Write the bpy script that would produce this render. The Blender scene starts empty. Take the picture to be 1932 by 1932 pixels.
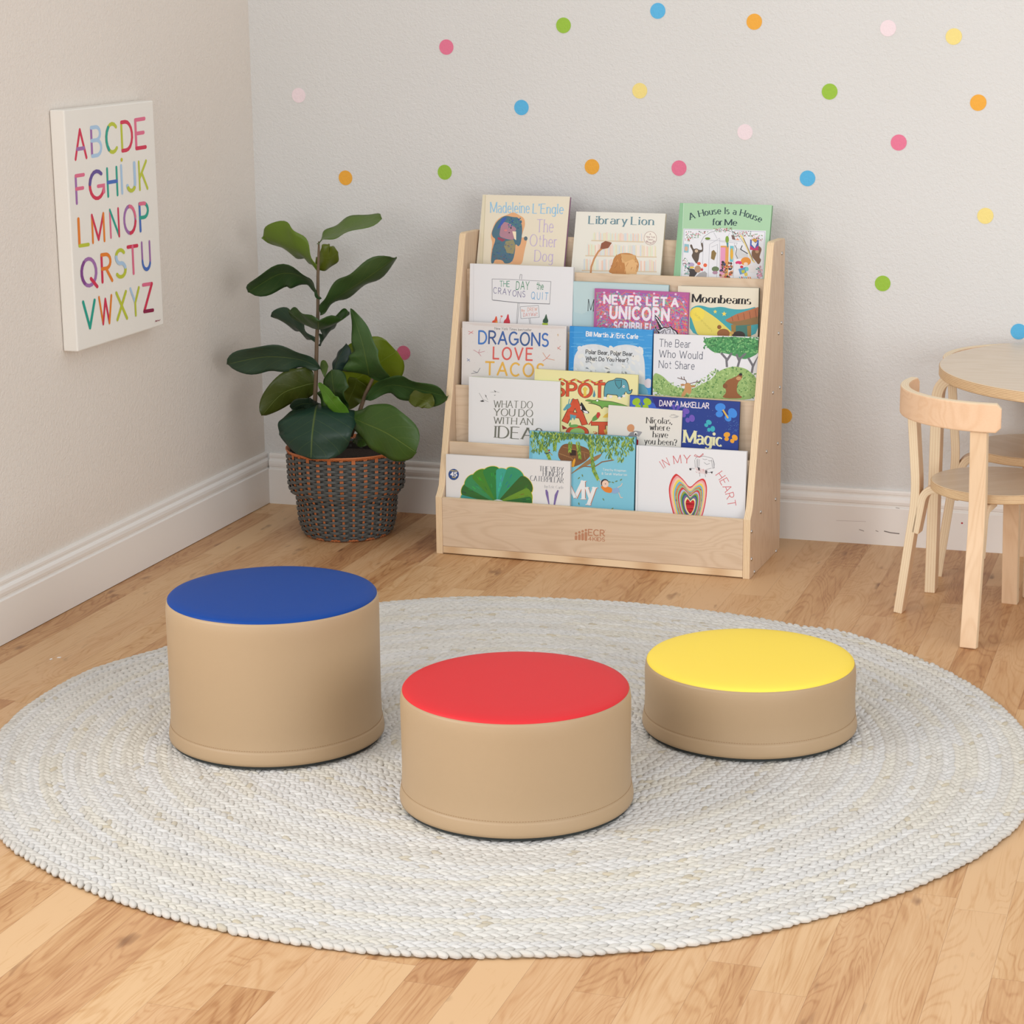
import bpy, math, random
import numpy as np
from mathutils import Matrix, Vector
from mathutils.geometry import tessellate_polygon
random.seed(7); RNG = np.random.default_rng(7)
PI = math.pi
sc = bpy.context.scene
COL = sc.collection

# ------------------------------------------------------------------ camera (measured from the photo)
F_, CX_, CY_ = 4088.7, 966.0, 966.0
YAW, PIT, ROL = 0.32133, 0.23672, -0.01058
CAM = Vector((2.3599, -5.0529, 1.3009))
fw = Vector((-math.sin(YAW)*math.cos(PIT), math.cos(YAW)*math.cos(PIT), -math.sin(PIT)))
r0 = Vector((math.cos(YAW), math.sin(YAW), 0)); u0 = r0.cross(fw)
rt = math.cos(ROL)*r0 + math.sin(ROL)*u0; up = -math.sin(ROL)*r0 + math.cos(ROL)*u0
def ray(x, y): return fw + rt*((x-CX_)/F_) - up*((y-CY_)/F_)
def hit(x, y, P, n):                       # pixel of the photo -> point on a plane of the place
    d = ray(x, y); t = (Vector(P)-CAM).dot(n)/d.dot(n); return CAM + d*t
def at(x, y, Y): return hit(x, y, (0, Y, 0), Vector((0, 1, 0)))
cd = bpy.data.cameras.new('camera'); cam = bpy.data.objects.new('camera', cd); COL.objects.link(cam)
cam.matrix_world = Matrix(((rt.x, up.x, -fw.x, CAM.x), (rt.y, up.y, -fw.y, CAM.y), (rt.z, up.z, -fw.z, CAM.z), (0, 0, 0, 1)))
cd.sensor_width = 36; cd.lens = F_/1932*36; cd.clip_start = .05
sc.camera = cam

# ------------------------------------------------------------------ helpers
def lin(c):
    return tuple((v/255/12.92 if v/255 <= .04045 else ((v/255+.055)/1.055)**2.4) for v in c[:3]) + (1,)
def tag(o, label=None, cat=None, group=None, kind=None):
    if label: o['label'] = label
    if cat: o['category'] = cat
    if group: o['group'] = group
    if kind: o['kind'] = kind
    return o
def empty(name, mat=None, **k):
    o = bpy.data.objects.new(name, None); COL.objects.link(o); o.empty_display_size = .05
    if mat is not None: o.matrix_world = mat
    return tag(o, **k)
def mesh(name, V, Fc, mats=None, mi=None, uv=None, col=None, parent=None, smooth=False, loc=None, bevel=0, rot=None):
    m = bpy.data.meshes.new(name); m.from_pydata([tuple(v) for v in V], [], [tuple(f) for f in Fc])
    for x in (mats or []): m.materials.append(x)
    if mi is not None: m.polygons.foreach_set('material_index', mi)
    if uv is not None:
        L = m.uv_layers.new(name='UV'); L.data.foreach_set('uv', np.asarray(uv, 'f').ravel())
    if col is not None:                    # one colour per face
        a = m.color_attributes.new('Col', 'FLOAT_COLOR', 'CORNER')
        cc = np.repeat(np.asarray(col, 'f').reshape(-1, 4), [len(f) for f in Fc], axis=0)
        a.data.foreach_set('color', cc.ravel())
    if smooth: m.polygons.foreach_set('use_smooth', [True]*len(m.polygons))
    m.update()
    o = bpy.data.objects.new(name, m); COL.objects.link(o)
    if parent: o.parent = parent
    if loc is not None: o.location = loc
    if rot is not None: o.rotation_euler = rot
    if bevel:
        b = o.modifiers.new('bevel', 'BEVEL'); b.width = bevel; b.segments = 2; b.limit_method = 'ANGLE'; b.angle_limit = .8
    return o
class MB:                                   # collects shapes into one mesh
    def __init__(s): s.V, s.F, s.M, s.U = [], [], [], []
    def add(s, V, Fc, mi=0, uv=None):
        n = len(s.V); s.V += [tuple(v) for v in V]
        for i, f in enumerate(Fc):
            s.F.append([n+k for k in f]); s.M.append(mi if isinstance(mi, int) else mi[i])
            s.U += (uv[i] if uv else [(0, 0)]*len(f))
    def box(s, a, b, mi=0):
        (x0, y0, z0), (x1, y1, z1) = a, b
        V = [(x0,y0,z0),(x1,y0,z0),(x1,y1,z0),(x0,y1,z0),(x0,y0,z1),(x1,y0,z1),(x1,y1,z1),(x0,y1,z1)]
        s.add(V, [(0,3,2,1),(4,5,6,7),(0,1,5,4),(1,2,6,5),(2,3,7,6),(3,0,4,7)], mi)
    def tube(s, P, r, n=8, cap=True, mi=0):
        P = [Vector(p) for p in P]; R = r if hasattr(r, '__len__') else [r]*len(P)
        V = []; Fc = []; prev = None
        for i, p in enumerate(P):
            t = (P[min(i+1, len(P)-1)]-P[max(i-1, 0)]).normalized()
            if prev is None: a = t.orthogonal().normalized()
            else: a = (prev - t*prev.dot(t)).normalized()
            prev = a; b = t.cross(a)
            V += [p + (a*math.cos(k*2*PI/n)+b*math.sin(k*2*PI/n))*R[i] for k in range(n)]
        for i in range(len(P)-1):
            for k in range(n): Fc.append((i*n+k, i*n+(k+1)%n, (i+1)*n+(k+1)%n, (i+1)*n+k))
        if cap: Fc += [tuple(range(n))[::-1], tuple((len(P)-1)*n+k for k in range(n))]
        s.add(V, Fc, mi)
    def lathe(s, prof, n=96, mi=0, c=(0, 0), cap=False):
        V = []; Fc = []
        for r, z in prof: V += [(c[0]+r*math.cos(k*2*PI/n), c[1]+r*math.sin(k*2*PI/n), z) for k in range(n)]
        for i in range(len(prof)-1):
            for k in range(n): Fc.append((i*n+k, i*n+(k+1)%n, (i+1)*n+(k+1)%n, (i+1)*n+k))
        if cap: Fc.append(tuple((len(prof)-1)*n+k for k in range(n)))
        s.add(V, Fc, mi)
    def build(s, name, mats, parent=None, smooth=False, **k):
        return mesh(name, s.V, s.F, mats, s.M, s.U, parent=parent, smooth=smooth, **k)

# ------------------------------------------------------------------ materials
def mat(name):
    m = bpy.data.materials.new(name); m.use_nodes = True; nt = m.node_tree; b = nt.nodes['Principled BSDF']
    def N(t, **k):
        n = nt.nodes.new('ShaderNode'+t)
        for a, v in k.items():
            if a.startswith('i_'): n.inputs[a[2:].replace('_', ' ')].default_value = v
            else: setattr(n, a, v)
        return n
    return m, nt, b, N, nt.links.new
def mth(N, L, op, a, b=None, c=None, clamp=False):
    n = N('Math', operation=op); n.use_clamp = clamp
    for i, v in enumerate((a, b, c)):
        if v is None: continue
        if isinstance(v, (int, float)): n.inputs[i].default_value = v
        else: L(v, n.inputs[i])
    return n.outputs[0]
def mapping(N, L, src, scale):
    n = N('Mapping'); n.inputs['Scale'].default_value = scale; L(src, n.inputs['Vector']); return n.outputs[0]
def noise(N, L, vec, scale=1, detail=2, rough=.5, dist=0):
    n = N('TexNoise'); n.inputs['Scale'].default_value = scale; n.inputs['Detail'].default_value = detail
    n.inputs['Roughness'].default_value = rough; n.inputs['Distortion'].default_value = dist
    if vec is not None: L(vec, n.inputs['Vector'])
    return n.outputs['Fac']
def ramp(N, L, fac, stops):
    n = N('ValToRGB'); L(fac, n.inputs[0]); e = n.color_ramp.elements
    while len(e) < len(stops): e.new(.5)
    for k, (p, c) in zip(e, stops): k.position = p; k.color = lin(c)
    return n.outputs[0]
def mix(N, L, fac, a, b, mode='MIX'):
    n = N('Mix', data_type='RGBA', blend_type=mode)
    for i, v in ((0, fac), (6, a), (7, b)):
        if isinstance(v, (int, float, tuple)): n.inputs[i].default_value = v
        else: L(v, n.inputs[i])
    return n.outputs[2]
def bump(N, L, b, h, dist, strength=1):
    n = N('Bump'); n.inputs['Distance'].default_value = dist; n.inputs['Strength'].default_value = strength
    L(h, n.inputs['Height']); L(n.outputs[0], b.inputs['Normal'])
def plain(name, c, rough=.5, metal=0, bumpscale=0, bumpd=.0002, spec=.5, sheen=0):
    m, nt, b, N, L = mat(name)
    b.inputs['Base Color'].default_value = lin(c); b.inputs['Roughness'].default_value = rough
    b.inputs['Metallic'].default_value = metal; b.inputs['Specular IOR Level'].default_value = spec
    if sheen: b.inputs['Sheen Weight'].default_value = sheen
    if bumpscale:
        tc = N('TexCoord').outputs['Object']; bump(N, L, b, noise(N, L, tc, bumpscale, 3, .6), bumpd)
    return m

def wall_mat(name, ca, cb):
    m, nt, b, N, L = mat(name)
    tc = N('TexCoord').outputs['Object']
    n1 = noise(N, L, tc, 1.3, 2, .5)
    L(ramp(N, L, n1, [(.3, ca), (.7, cb)]), b.inputs['Base Color'])
    b.inputs['Roughness'].default_value = .62; b.inputs['Specular IOR Level'].default_value = .35
    a = noise(N, L, tc, 120, 3, .6, .6); c = noise(N, L, tc, 320, 2, .5)
    h = mth(N, L, 'ADD', a, mth(N, L, 'MULTIPLY', c, .35)); bump(N, L, b, h, .0022, .75)
    return m
M_wall = wall_mat('white textured plaster', (213, 212, 209), (217, 216, 214))
M_wall_bounce = wall_mat('textured plaster tinted by bounce light', (222, 213, 203), (226, 218, 209))  # left wall: warm bounced light is put into the plaster colour
M_trim = plain('white gloss trim paint', (236, 232, 227), .32, bumpscale=60, bumpd=.0001)

def floor_mat():
    m, nt, b, N, L = mat('wood strip laminate')
    tc = N('TexCoord').outputs['Object']; at_ = N('Attribute', attribute_name='Col'); sep = N('SeparateColor'); L(at_.outputs[0], sep.inputs[0])
    off = N('VectorMath', operation='MULTIPLY_ADD'); L(at_.outputs[0], off.inputs[0]); off.inputs[1].default_value = (37, 91, 53); L(tc, off.inputs[2])
    v = off.outputs[0]
    rings = noise(N, L, mapping(N, L, v, (11, 2.0, 1)), 1, 2.5, .5, .9)
    s1 = mth(N, L, 'SINE', mth(N, L, 'MULTIPLY', rings, 120))
    s1 = mth(N, L, 'POWER', mth(N, L, 'MULTIPLY_ADD', s1, .5, .5), 4)
    fib = noise(N, L, mapping(N, L, v, (260, 9, 1)), 1, 3, .65)
    blot = noise(N, L, mapping(N, L, v, (22, 2.6, 1)), 1, 4, .62, .7)
    knot = noise(N, L, mapping(N, L, v, (26, 8, 1)), 1, 2, .5)
    tone = mth(N, L, 'ADD', mth(N, L, 'MULTIPLY', sep.outputs[0], .50), mth(N, L, 'MULTIPLY', blot, .74))
    tone = mth(N, L, 'ADD', tone, mth(N, L, 'MULTIPLY', mth(N, L, 'SUBTRACT', fib, .18), .5)); tone = mth(N, L, 'SUBTRACT', tone, mth(N, L, 'MULTIPLY', s1, .15))
    c = ramp(N, L, tone, [(.25, (136, 86, 50)), (.45, (170, 120, 75)), (.68, (197, 153, 106)), (.92, (212, 174, 130))])
    pinkish = mix(N, L, mth(N, L, 'MULTIPLY', sep.outputs[1], .28), c, lin((196, 150, 114)))
    kf = mth(N, L, 'MULTIPLY', mth(N, L, 'SUBTRACT', knot, .67, clamp=True), 7, clamp=True)
    c2 = mix(N, L, kf, pinkish, lin((104, 62, 38)))
    uvn = N('UVMap', uv_map='UV'); su = N('SeparateXYZ'); L(uvn.outputs[0], su.inputs[0])
    # UV holds the distance (mm) to the block's nearest long and short edge
    g = mth(N, L, 'MINIMUM', su.outputs[0], su.outputs[1])
    gap = mth(N, L, 'SUBTRACT', 1, mth(N, L, 'DIVIDE', g, .55), clamp=True)
    L(mix(N, L, mth(N, L, 'MULTIPLY', gap, .5), c2, lin((110, 66, 40))), b.inputs['Base Color'])
    b.inputs['Roughness'].default_value = .42; b.inputs['Specular IOR Level'].default_value = .32
    bump(N, L, b, mth(N, L, 'SUBTRACT', fib, mth(N, L, 'MULTIPLY', gap, 2)), .00012, .5)
    return m

def birch(name, c0, c1, axis='z', scale=1.0, rough=.42):
    m, nt, b, N, L = mat(name); tc = N('TexCoord').outputs['Object']
    sx = {'x': (2.2, 14, 14), 'z': (12, 12, 2.0)}[axis]
    r = noise(N, L, mapping(N, L, tc, tuple(v*scale for v in sx)), 1, 2, .45, .9)
    s = mth(N, L, 'SINE', mth(N, L, 'MULTIPLY', r, 75)); s = mth(N, L, 'MULTIPLY_ADD', s, .5, .5)
    s = mth(N, L, 'POWER', s, 2)
    fx = {'x': (10, 300, 300), 'z': (300, 300, 10)}[axis]
    fb = noise(N, L, mapping(N, L, tc, fx), 1, 2, .6)
    f = mth(N, L, 'ADD', mth(N, L, 'MULTIPLY', s, .42), mth(N, L, 'MULTIPLY', fb, .5))
    L(ramp(N, L, f, [(.1, c1), (.85, c0)]), b.inputs['Base Color'])
    b.inputs['Roughness'].default_value = rough; b.inputs['Specular IOR Level'].default_value = .4
    return m
M_birchx = birch('birch veneer lengthwise', (203, 178, 150), (216, 194, 168), 'x')
M_birchz = birch('birch veneer upright', (204, 174, 144), (216, 190, 162), 'z')
M_bent = birch('bent beech veneer', (218, 184, 148), (229, 199, 165), 'z')
M_band = birch('bent beech back rest veneer', (222, 182, 146), (230, 194, 160), 'x', .7)
M_seat = birch('clear coated birch seat veneer', (205, 184, 158), (212, 192, 168), 'x', .5, .25)
def ply(name, layers, c0=(232, 208, 172), c1=(196, 156, 112)):
    m, nt, b, N, L = mat(name); uvn = N('UVMap', uv_map='UV'); su = N('SeparateXYZ'); L(uvn.outputs[0], su.inputs[0])
    n = noise(N, L, mapping(N, L, uvn.outputs[0], (40, 3, 1)), 1, 3, .6)
    w = mth(N, L, 'SINE', mth(N, L, 'MULTIPLY', mth(N, L, 'ADD', su.outputs[1], mth(N, L, 'MULTIPLY', n, .05)), layers*2*PI))
    w = mth(N, L, 'POWER', mth(N, L, 'MULTIPLY_ADD', w, .5, .5), 2.5)
    f = mth(N, L, 'MULTIPLY', w, mth(N, L, 'MULTIPLY_ADD', n, .9, .25))
    L(mix(N, L, f, lin(c0), lin(c1)), b.inputs['Base Color'])
    b.inputs['Roughness'].default_value = .5; return m
M_ply = ply('plywood edge', 4.5)
M_plyt = ply('plywood table edge', 6.5, (222, 192, 150), (150, 108, 72))
M_plyl = ply('laminated leg edge', 4, (232, 212, 180), (218, 190, 152))
M_screw = plain('steel screw', (196, 194, 190), .25, 1)
M_print = None
def print_mat():
    m, nt, b, N, L = mat('printed paper'); a = N('Attribute', attribute_name='Col')
    tc = N('TexCoord').outputs['Object']; L(a.outputs[0], b.inputs['Base Color'])
    b.inputs['Roughness'].default_value = .42; b.inputs['Specular IOR Level'].default_value = .3
    return m
M_print = print_mat()
M_pages = plain('page block paper', (232, 226, 214), .8)

# ------------------------------------------------------------------ stroke font
def a_(cx, cy, rx, ry, t0, t1):
    n = max(3, int(abs(t1-t0)/20)+1)
    return [(cx+rx*math.cos(math.radians(t0+(t1-t0)*i/(n-1))), cy+ry*math.sin(math.radians(t0+(t1-t0)*i/(n-1)))) for i in range(n)]
def P(*it):
    o = []
    for i in it: o += i if isinstance(i, list) else [i]
    return o
o_ = lambda cx=.23: a_(cx, .33, .23, .33, 180, -180)
G = {
'A': (.76, [P((0,0),(.38,1)), P((.38,1),(.76,0)), P((.14,.34),(.62,.34))]),
'B': (.6, [P((0,0),(0,1)), P((0,1),a_(.3,.77,.26,.23,90,-90),(0,.54)), P((.3,.54),a_(.3,.27,.3,.27,90,-90),(0,0))]),
'C': (.74, [a_(.4,.5,.4,.5,48,312)]),
'D': (.68, [P((0,0),(0,1)), P((0,1),a_(.26,.5,.42,.5,90,-90),(0,0))]),
'E': (.55, [P((0,0),(0,1)), P((0,1),(.55,1)), P((0,.52),(.46,.52)), P((0,0),(.55,0))]),
'F': (.53, [P((0,0),(0,1)), P((0,1),(.53,1)), P((0,.52),(.45,.52))]),
'G': (.78, [a_(.4,.5,.4,.5,50,338), P((.46,.44),(.78,.44),(.78,.2))]),
'H': (.68, [P((0,0),(0,1)), P((.68,0),(.68,1)), P((0,.5),(.68,.5))]),
'I': (.06, [P((.03,0),(.03,1))]),
'J': (.42, [P((.42,1),(.42,.28),a_(.21,.28,.21,.28,0,-165))]),
'K': (.62, [P((0,0),(0,1)), P((.6,1),(0,.4)), P((.2,.6),(.62,0))]),
'L': (.5, [P((0,0),(0,1)), P((0,0),(.5,0))]),
'M': (.86, [P((0,0),(0,1)), P((0,1),(.43,.08)), P((.43,.08),(.86,1)), P((.86,1),(.86,0))]),
'N': (.7, [P((0,0),(0,1)), P((0,1),(.7,0)), P((.7,0),(.7,1))]),
'O': (.8, [a_(.4,.5,.4,.5,90,450)]),
'P': (.56, [P((0,0),(0,1)), P((0,1),a_(.28,.74,.28,.26,90,-90),(0,.48))]),
'Q': (.82, [a_(.4,.5,.4,.5,90,450), P((.5,.25),(.82,-.08))]),
'R': (.62, [P((0,0),(0,1)), P((0,1),a_(.28,.74,.28,.26,90,-90),(0,.48)), P((.26,.48),(.62,0))]),
'S': (.54, [P(a_(.28,.75,.25,.25,35,260),a_(.27,.26,.27,.26,80,-145))]),
'T': (.68, [P((0,1),(.68,1)), P((.34,1),(.34,0))]),
'U': (.66, [P((0,1),(0,.32),a_(.33,.32,.33,.32,180,360),(.66,1))]),
'V': (.72, [P((0,1),(.36,0)), P((.36,0),(.72,1))]),
'W': (1.04, [P((0,1),(.26,0)), P((.26,0),(.52,.9)), P((.52,.9),(.78,0)), P((.78,0),(1.04,1))]),
'X': (.66, [P((0,1),(.66,0)), P((0,0),(.66,1))]),
'Y': (.68, [P((0,1),(.34,.46)), P((.68,1),(.34,.46),(.34,0))]),
'Z': (.6, [P((0,1),(.6,1)), P((.6,1),(0,0)), P((0,0),(.6,0))]),
'a': (.42, [P(a_(.21,.46,.2,.2,150,0),(.41,0)), P((.41,.38),a_(.19,.19,.19,.19,90,270),(.41,.12))]),
'b': (.46, [P((0,1),(0,0)), o_()]), 'c': (.44, [a_(.24,.33,.24,.33,48,312)]),
'd': (.46, [P((.46,1),(.46,0)), o_()]), 'e': (.46, [P((.02,.35),(.46,.35),a_(.24,.33,.23,.33,5,318))]),
'f': (.34, [P((.36,.93),a_(.26,.84,.12,.15,60,180),(.14,0)), P((0,.64),(.3,.64))]),
'g': (.46, [o_(), P((.46,.66),(.46,-.08),a_(.24,-.1,.22,.2,0,-150))]),
'h': (.42, [P((0,1),(0,0)), P((0,.42),a_(.21,.44,.21,.22,170,0),(.42,0))]),
'i': (.06, [P((.03,0),(.03,.66)), 'd.03,.9']), 'j': (.16, [P((.16,.66),(.16,-.15),a_(.04,-.15,.12,.13,0,-110)), 'd.16,.9']),
'k': (.42, [P((0,1),(0,0)), P((.38,.66),(0,.25)), P((.12,.36),(.42,0))]), 'l': (.06, [P((.03,0),(.03,1))]),
'm': (.7, [P((0,0),(0,.66)), P((0,.42),a_(.175,.46,.175,.2,170,0),(.35,0)), P((.35,.42),a_(.525,.46,.175,.2,170,0),(.7,0))]),
'n': (.42, [P((0,0),(0,.66)), P((0,.42),a_(.21,.44,.21,.22,170,0),(.42,0))]),
'o': (.46, [o_()]), 'p': (.46, [P((0,.66),(0,-.3)), o_()]), 'q': (.46, [P((.46,.66),(.46,-.3)), o_()]),
'r': (.3, [P((0,0),(0,.66)), P((0,.4),a_(.2,.42,.2,.24,170,60))]),
's': (.36, [P(a_(.18,.5,.16,.16,35,260),a_(.18,.17,.18,.17,80,-145))]),
't': (.32, [P((.14,.9),(.14,.12),a_(.26,.13,.12,.13,180,300)), P((0,.64),(.32,.64))]),
'u': (.42, [P((0,.66),(0,.24),a_(.21,.24,.21,.24,180,360)), P((.42,.66),(.42,0))]),
'v': (.42, [P((0,.66),(.21,0)), P((.21,0),(.42,.66))]),
'w': (.64, [P((0,.66),(.16,0)), P((.16,0),(.32,.6)), P((.32,.6),(.48,0)), P((.48,0),(.64,.66))]),
'x': (.4, [P((0,.66),(.4,0)), P((0,0),(.4,.66))]), 'y': (.44, [P((0,.66),(.22,.02)), P((.44,.66),(.1,-.3))]),
'z': (.38, [P((0,.66),(.38,.66)), P((.38,.66),(0,0)), P((0,0),(.38,0))]),
'4': (.56, [P((.56,.28),(0,.28)), P((0,.28),(.42,1)), P((.42,1),(.42,0))]),
'5': (.52, [P((.5,1),(.08,1)), P((.08,1),(.05,.55),a_(.25,.32,.27,.32,125,-140))]),
'?': (.42, [P(a_(.2,.76,.2,.24,170,-50),(.2,.32)), 'd.2,.06']), '!': (.06, [P((.03,1),(.03,.3)), 'd.03,.06']),
',': (.08, [P((.06,.06),(0,-.16))]), '.': (.06, ['d.03,.05']), "'": (.06, [P((.03,1),(.02,.76))]),
'/': (.3, [P((0,-.05),(.3,1))]),
'&': (.66, [P((.66,0),a_(.25,.78,.17,.2,-30,210),(.5,.1)), P((.2,.58),a_(.22,.25,.2,.27,110,300),(.62,.42))]),
}

def rib(q, hw, closed, side):
    o = []; n = len(q); sg = 1 if side == 'L' else -1
    for i in range(n):
        a = q[i-1] if i else (q[-2] if closed else None); b = q[i+1] if i < n-1 else (q[1] if closed else None)
        def nrm(p, r):
            l = math.hypot(r[0]-p[0], r[1]-p[1]) or 1e-9; return (-(r[1]-p[1])/l, (r[0]-p[0])/l)
        n0 = nrm(a, q[i]) if a else None; n1 = nrm(q[i], b) if b else None
        h0 = hw[i-1] if i else hw[-1] if closed else None; h1 = hw[i] if i < n-1 else (hw[0] if closed else None)
        if n0 and n1:
            mx, my = n0[0]+n1[0], n0[1]+n1[1]; l = math.hypot(mx, my) or 1e-9; mx /= l; my /= l
            h = (h0+h1)/2/max(.45, mx*n0[0]+my*n0[1])
        else:
            mx, my = n0 or n1; h = h1 if n0 is None else h0
        o.append((q[i][0]+sg*mx*h, q[i][1]+sg*my*h))
    return o

class Art:
    """flat ink shapes in photo pixels laid on a printed face of a real object"""
    def __init__(s, tf, step=6e-6, base=1e-4):
        s.tf, s.step, s.base, s.k, s.mic = tf, step, base, 0, 0
        s.V, s.F, s.C = [], [], []; s.clip = None
    def lay(s, n=1): s.k += n; return s
    def _z(s, k=None): return s.base + s.step*(s.k if k is None else k) + s.mic*8e-7
    def poly(s, pts, c, k=None, nolay=False, raw=False):
        if len(pts) >= 8 and not raw:                 # round the drawn outline
            for _ in range(2): pts = [q for i in range(len(pts)) for q in ((pts[i][0]*.78+pts[(i+1) % len(pts)][0]*.22, pts[i][1]*.78+pts[(i+1) % len(pts)][1]*.22), (pts[i][0]*.22+pts[(i+1) % len(pts)][0]*.78, pts[i][1]*.22+pts[(i+1) % len(pts)][1]*.78))]
        if k is None and not nolay: s.k += 1
        s.mic = (s.mic+1) % 8
        z = s._z(k); n = len(s.V); q = [s.tf(x, y, z) for x, y in pts]; s.V += q
        if len(pts) <= 4: s.F.append([n+i for i in range(len(pts))]); s.C.append(lin(c))
        else:
            for t in tessellate_polygon([[Vector((x, -y, 0)) for x, y in pts]]):
                s.F.append([n+i for i in t]); s.C.append(lin(c))
    def ell(s, cx, cy, rx, ry, c, rot=0, n=18, k=None):
        a = math.radians(rot)
        s.poly([(cx+rx*math.cos(t)*math.cos(a)-ry*math.sin(t)*math.sin(a), cy+rx*math.cos(t)*math.sin(a)+ry*math.sin(t)*math.cos(a)) for t in [i*2*PI/n for i in range(n)]], c, k, raw=True)
    def ribbon(s, Lp, Rp, c, k=None):
        z = s._z(k); n = len(s.V); m = len(Lp); s.V += [s.tf(x, y, z) for x, y in Lp]+[s.tf(x, y, z) for x, y in Rp]
        for i in range(m-1): s.F.append([n+i, n+i+1, n+m+i+1, n+m+i]); s.C.append(lin(c))
    def stroke(s, pts, w, c, k=None, taper=False):
        if k is None: s.k += 1; k = s.k
        s.mic = (s.mic+1) % 8
        s.ribbon(rib(pts, [w/2]*(len(pts)-1), False, 'L'), rib(pts, [w/2]*(len(pts)-1), False, 'R'), c, k)
    def glyph(s, ch, T, c, wt=.13, style='sans', cols=None, k=None):
        w, st = G[ch]; k = s.k if k is None else k
        for si, q in enumerate(st):
            cc = c if cols is None else cols[si % len(cols)]
            if cols is not None: k = k+1
            if isinstance(q, str):
                x, y = map(float, q[1:].split(',')); r = wt*.62
                s.poly([T(x+r*math.cos(t), y+r*math.sin(t)) for t in [i*PI/5 for i in range(10)]], cc, k, raw=True); continue
            q = [v for i, v in enumerate(q) if i == 0 or math.hypot(v[0]-q[i-1][0], v[1]-q[i-1][1]) > 1e-5]
            hw = []
            for i in range(len(q)-1):
                dx, dy = q[i+1][0]-q[i][0], q[i+1][1]-q[i][1]; l = math.hypot(dx, dy) or 1e-9; ph = math.atan2(dy, dx)
                if style in ('serif', 'bold'): f = .36+.64*abs(math.sin(ph-math.radians(-14)))**1.3
                elif style == 'didone': f = .14+.86*abs(math.sin(ph-math.radians(-12)))**2.2
                else: f = 1
                hw.append(wt/2*f)
            s.mic = (s.mic+1) % 8; q = list(q); ex = .27*wt if style == 'sans' else 0
            closed = math.hypot(q[0][0]-q[-1][0], q[0][1]-q[-1][1]) < 1e-6
            if ex and not closed:
                for e0, e1 in ((0, 1), (-1, -2)):
                    dx, dy = q[e0][0]-q[e1][0], q[e0][1]-q[e1][1]; l = math.hypot(dx, dy); q[e0] = (q[e0][0]+dx/l*ex, q[e0][1]+dy/l*ex)
            s.ribbon([T(*v) for v in rib(q, hw, closed, 'L')], [T(*v) for v in rib(q, hw, closed, 'R')], cc, k)
            if style == 'round' and not closed:
                for e0, e1, w0 in ((0, 1, hw[0]), (-1, -2, hw[-1])):
                    t0 = math.atan2(q[e0][1]-q[e1][1], q[e0][0]-q[e1][0])
                    s.poly([T(q[e0][0]+w0*math.cos(t), q[e0][1]+w0*math.sin(t)) for t in [t0-PI/2+j*PI/6 for j in range(7)]], cc, k)
            if style in ('serif', 'didone', 'bold', 'slab'):
                for (x0, y0), (x1, y1) in ((q[0], q[1]), (q[-1], q[-2])):
                    if abs(y1-y0) > .75*math.hypot(x1-x0, y1-y0) and min(abs(y0-v) for v in (0, 1, .66, -.3)) < .02:
                        sh = .03 if style == 'didone' else .045
                        if style == 'slab': sh = wt*.42
                        e = wt*.5+.05; yy = y0+(sh/2 if y1 > y0 else -sh/2)
                        s.poly([T(x0-e, yy-sh/2), T(x0+e, yy-sh/2), T(x0+e, yy+sh/2), T(x0-e, yy+sh/2)], cc, k)
    def text(s, t, p0, p1, h, c, wt=.13, style='sans', pm=None, gap=.2, lean=.05, colors=None, jit=0, space=.38):
        s.k += 1; k = s.k
        adv = []; x = 0
        for ch in t:
            if ch == ' ': adv.append((x, 0)); x += space; continue
            adv.append((x, G[ch][0])); x += G[ch][0]+gap
        tot = x-gap; ci = 0
        def B(u):
            if pm is None: return (p0[0]+(p1[0]-p0[0])*u, p0[1]+(p1[1]-p0[1])*u, p1[0]-p0[0], p1[1]-p0[1])
            cx, cy = 2*pm[0]-(p0[0]+p1[0])/2, 2*pm[1]-(p0[1]+p1[1])/2
            return ((1-u)**2*p0[0]+2*u*(1-u)*cx+u*u*p1[0], (1-u)**2*p0[1]+2*u*(1-u)*cy+u*u*p1[1],
                    2*(1-u)*(cx-p0[0])+2*u*(p1[0]-cx), 2*(1-u)*(cy-p0[1])+2*u*(p1[1]-cy))
        for ch, (x0, w) in zip(t, adv):
            if ch == ' ': continue
            um = (x0+w/2)/tot; bx, by, dx, dy = B(um); L = math.hypot(dx, dy); ux, uy = dx/L, dy/L
            if pm is None: sx = L/tot; vx, vy = lean*h, -h
            else: sx = L/tot; vx, vy = uy*h, -ux*h
            jy = random.uniform(-jit, jit)*h; jr = random.uniform(-jit, jit)*.8
            def T(X, Y, bx=bx, by=by, ux=ux, uy=uy, vx=vx, vy=vy, w=w, sx=sx, jy=jy, jr=jr):
                return (bx+(X-w/2)*sx*ux+Y*(vx+jr*h), by+(X-w/2)*sx*uy+Y*vy+jy+(X-w/2)*sx*jr)
            cc = c if colors is None else colors[ci % len(colors)]; ci += 1
            s.glyph(ch, T, cc, wt, style, k=k)
    def build(s, name, parent, material=None, **kw):
        return mesh(name, s.V, s.F, [material or M_print], col=s.C, parent=parent, **kw)

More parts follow.
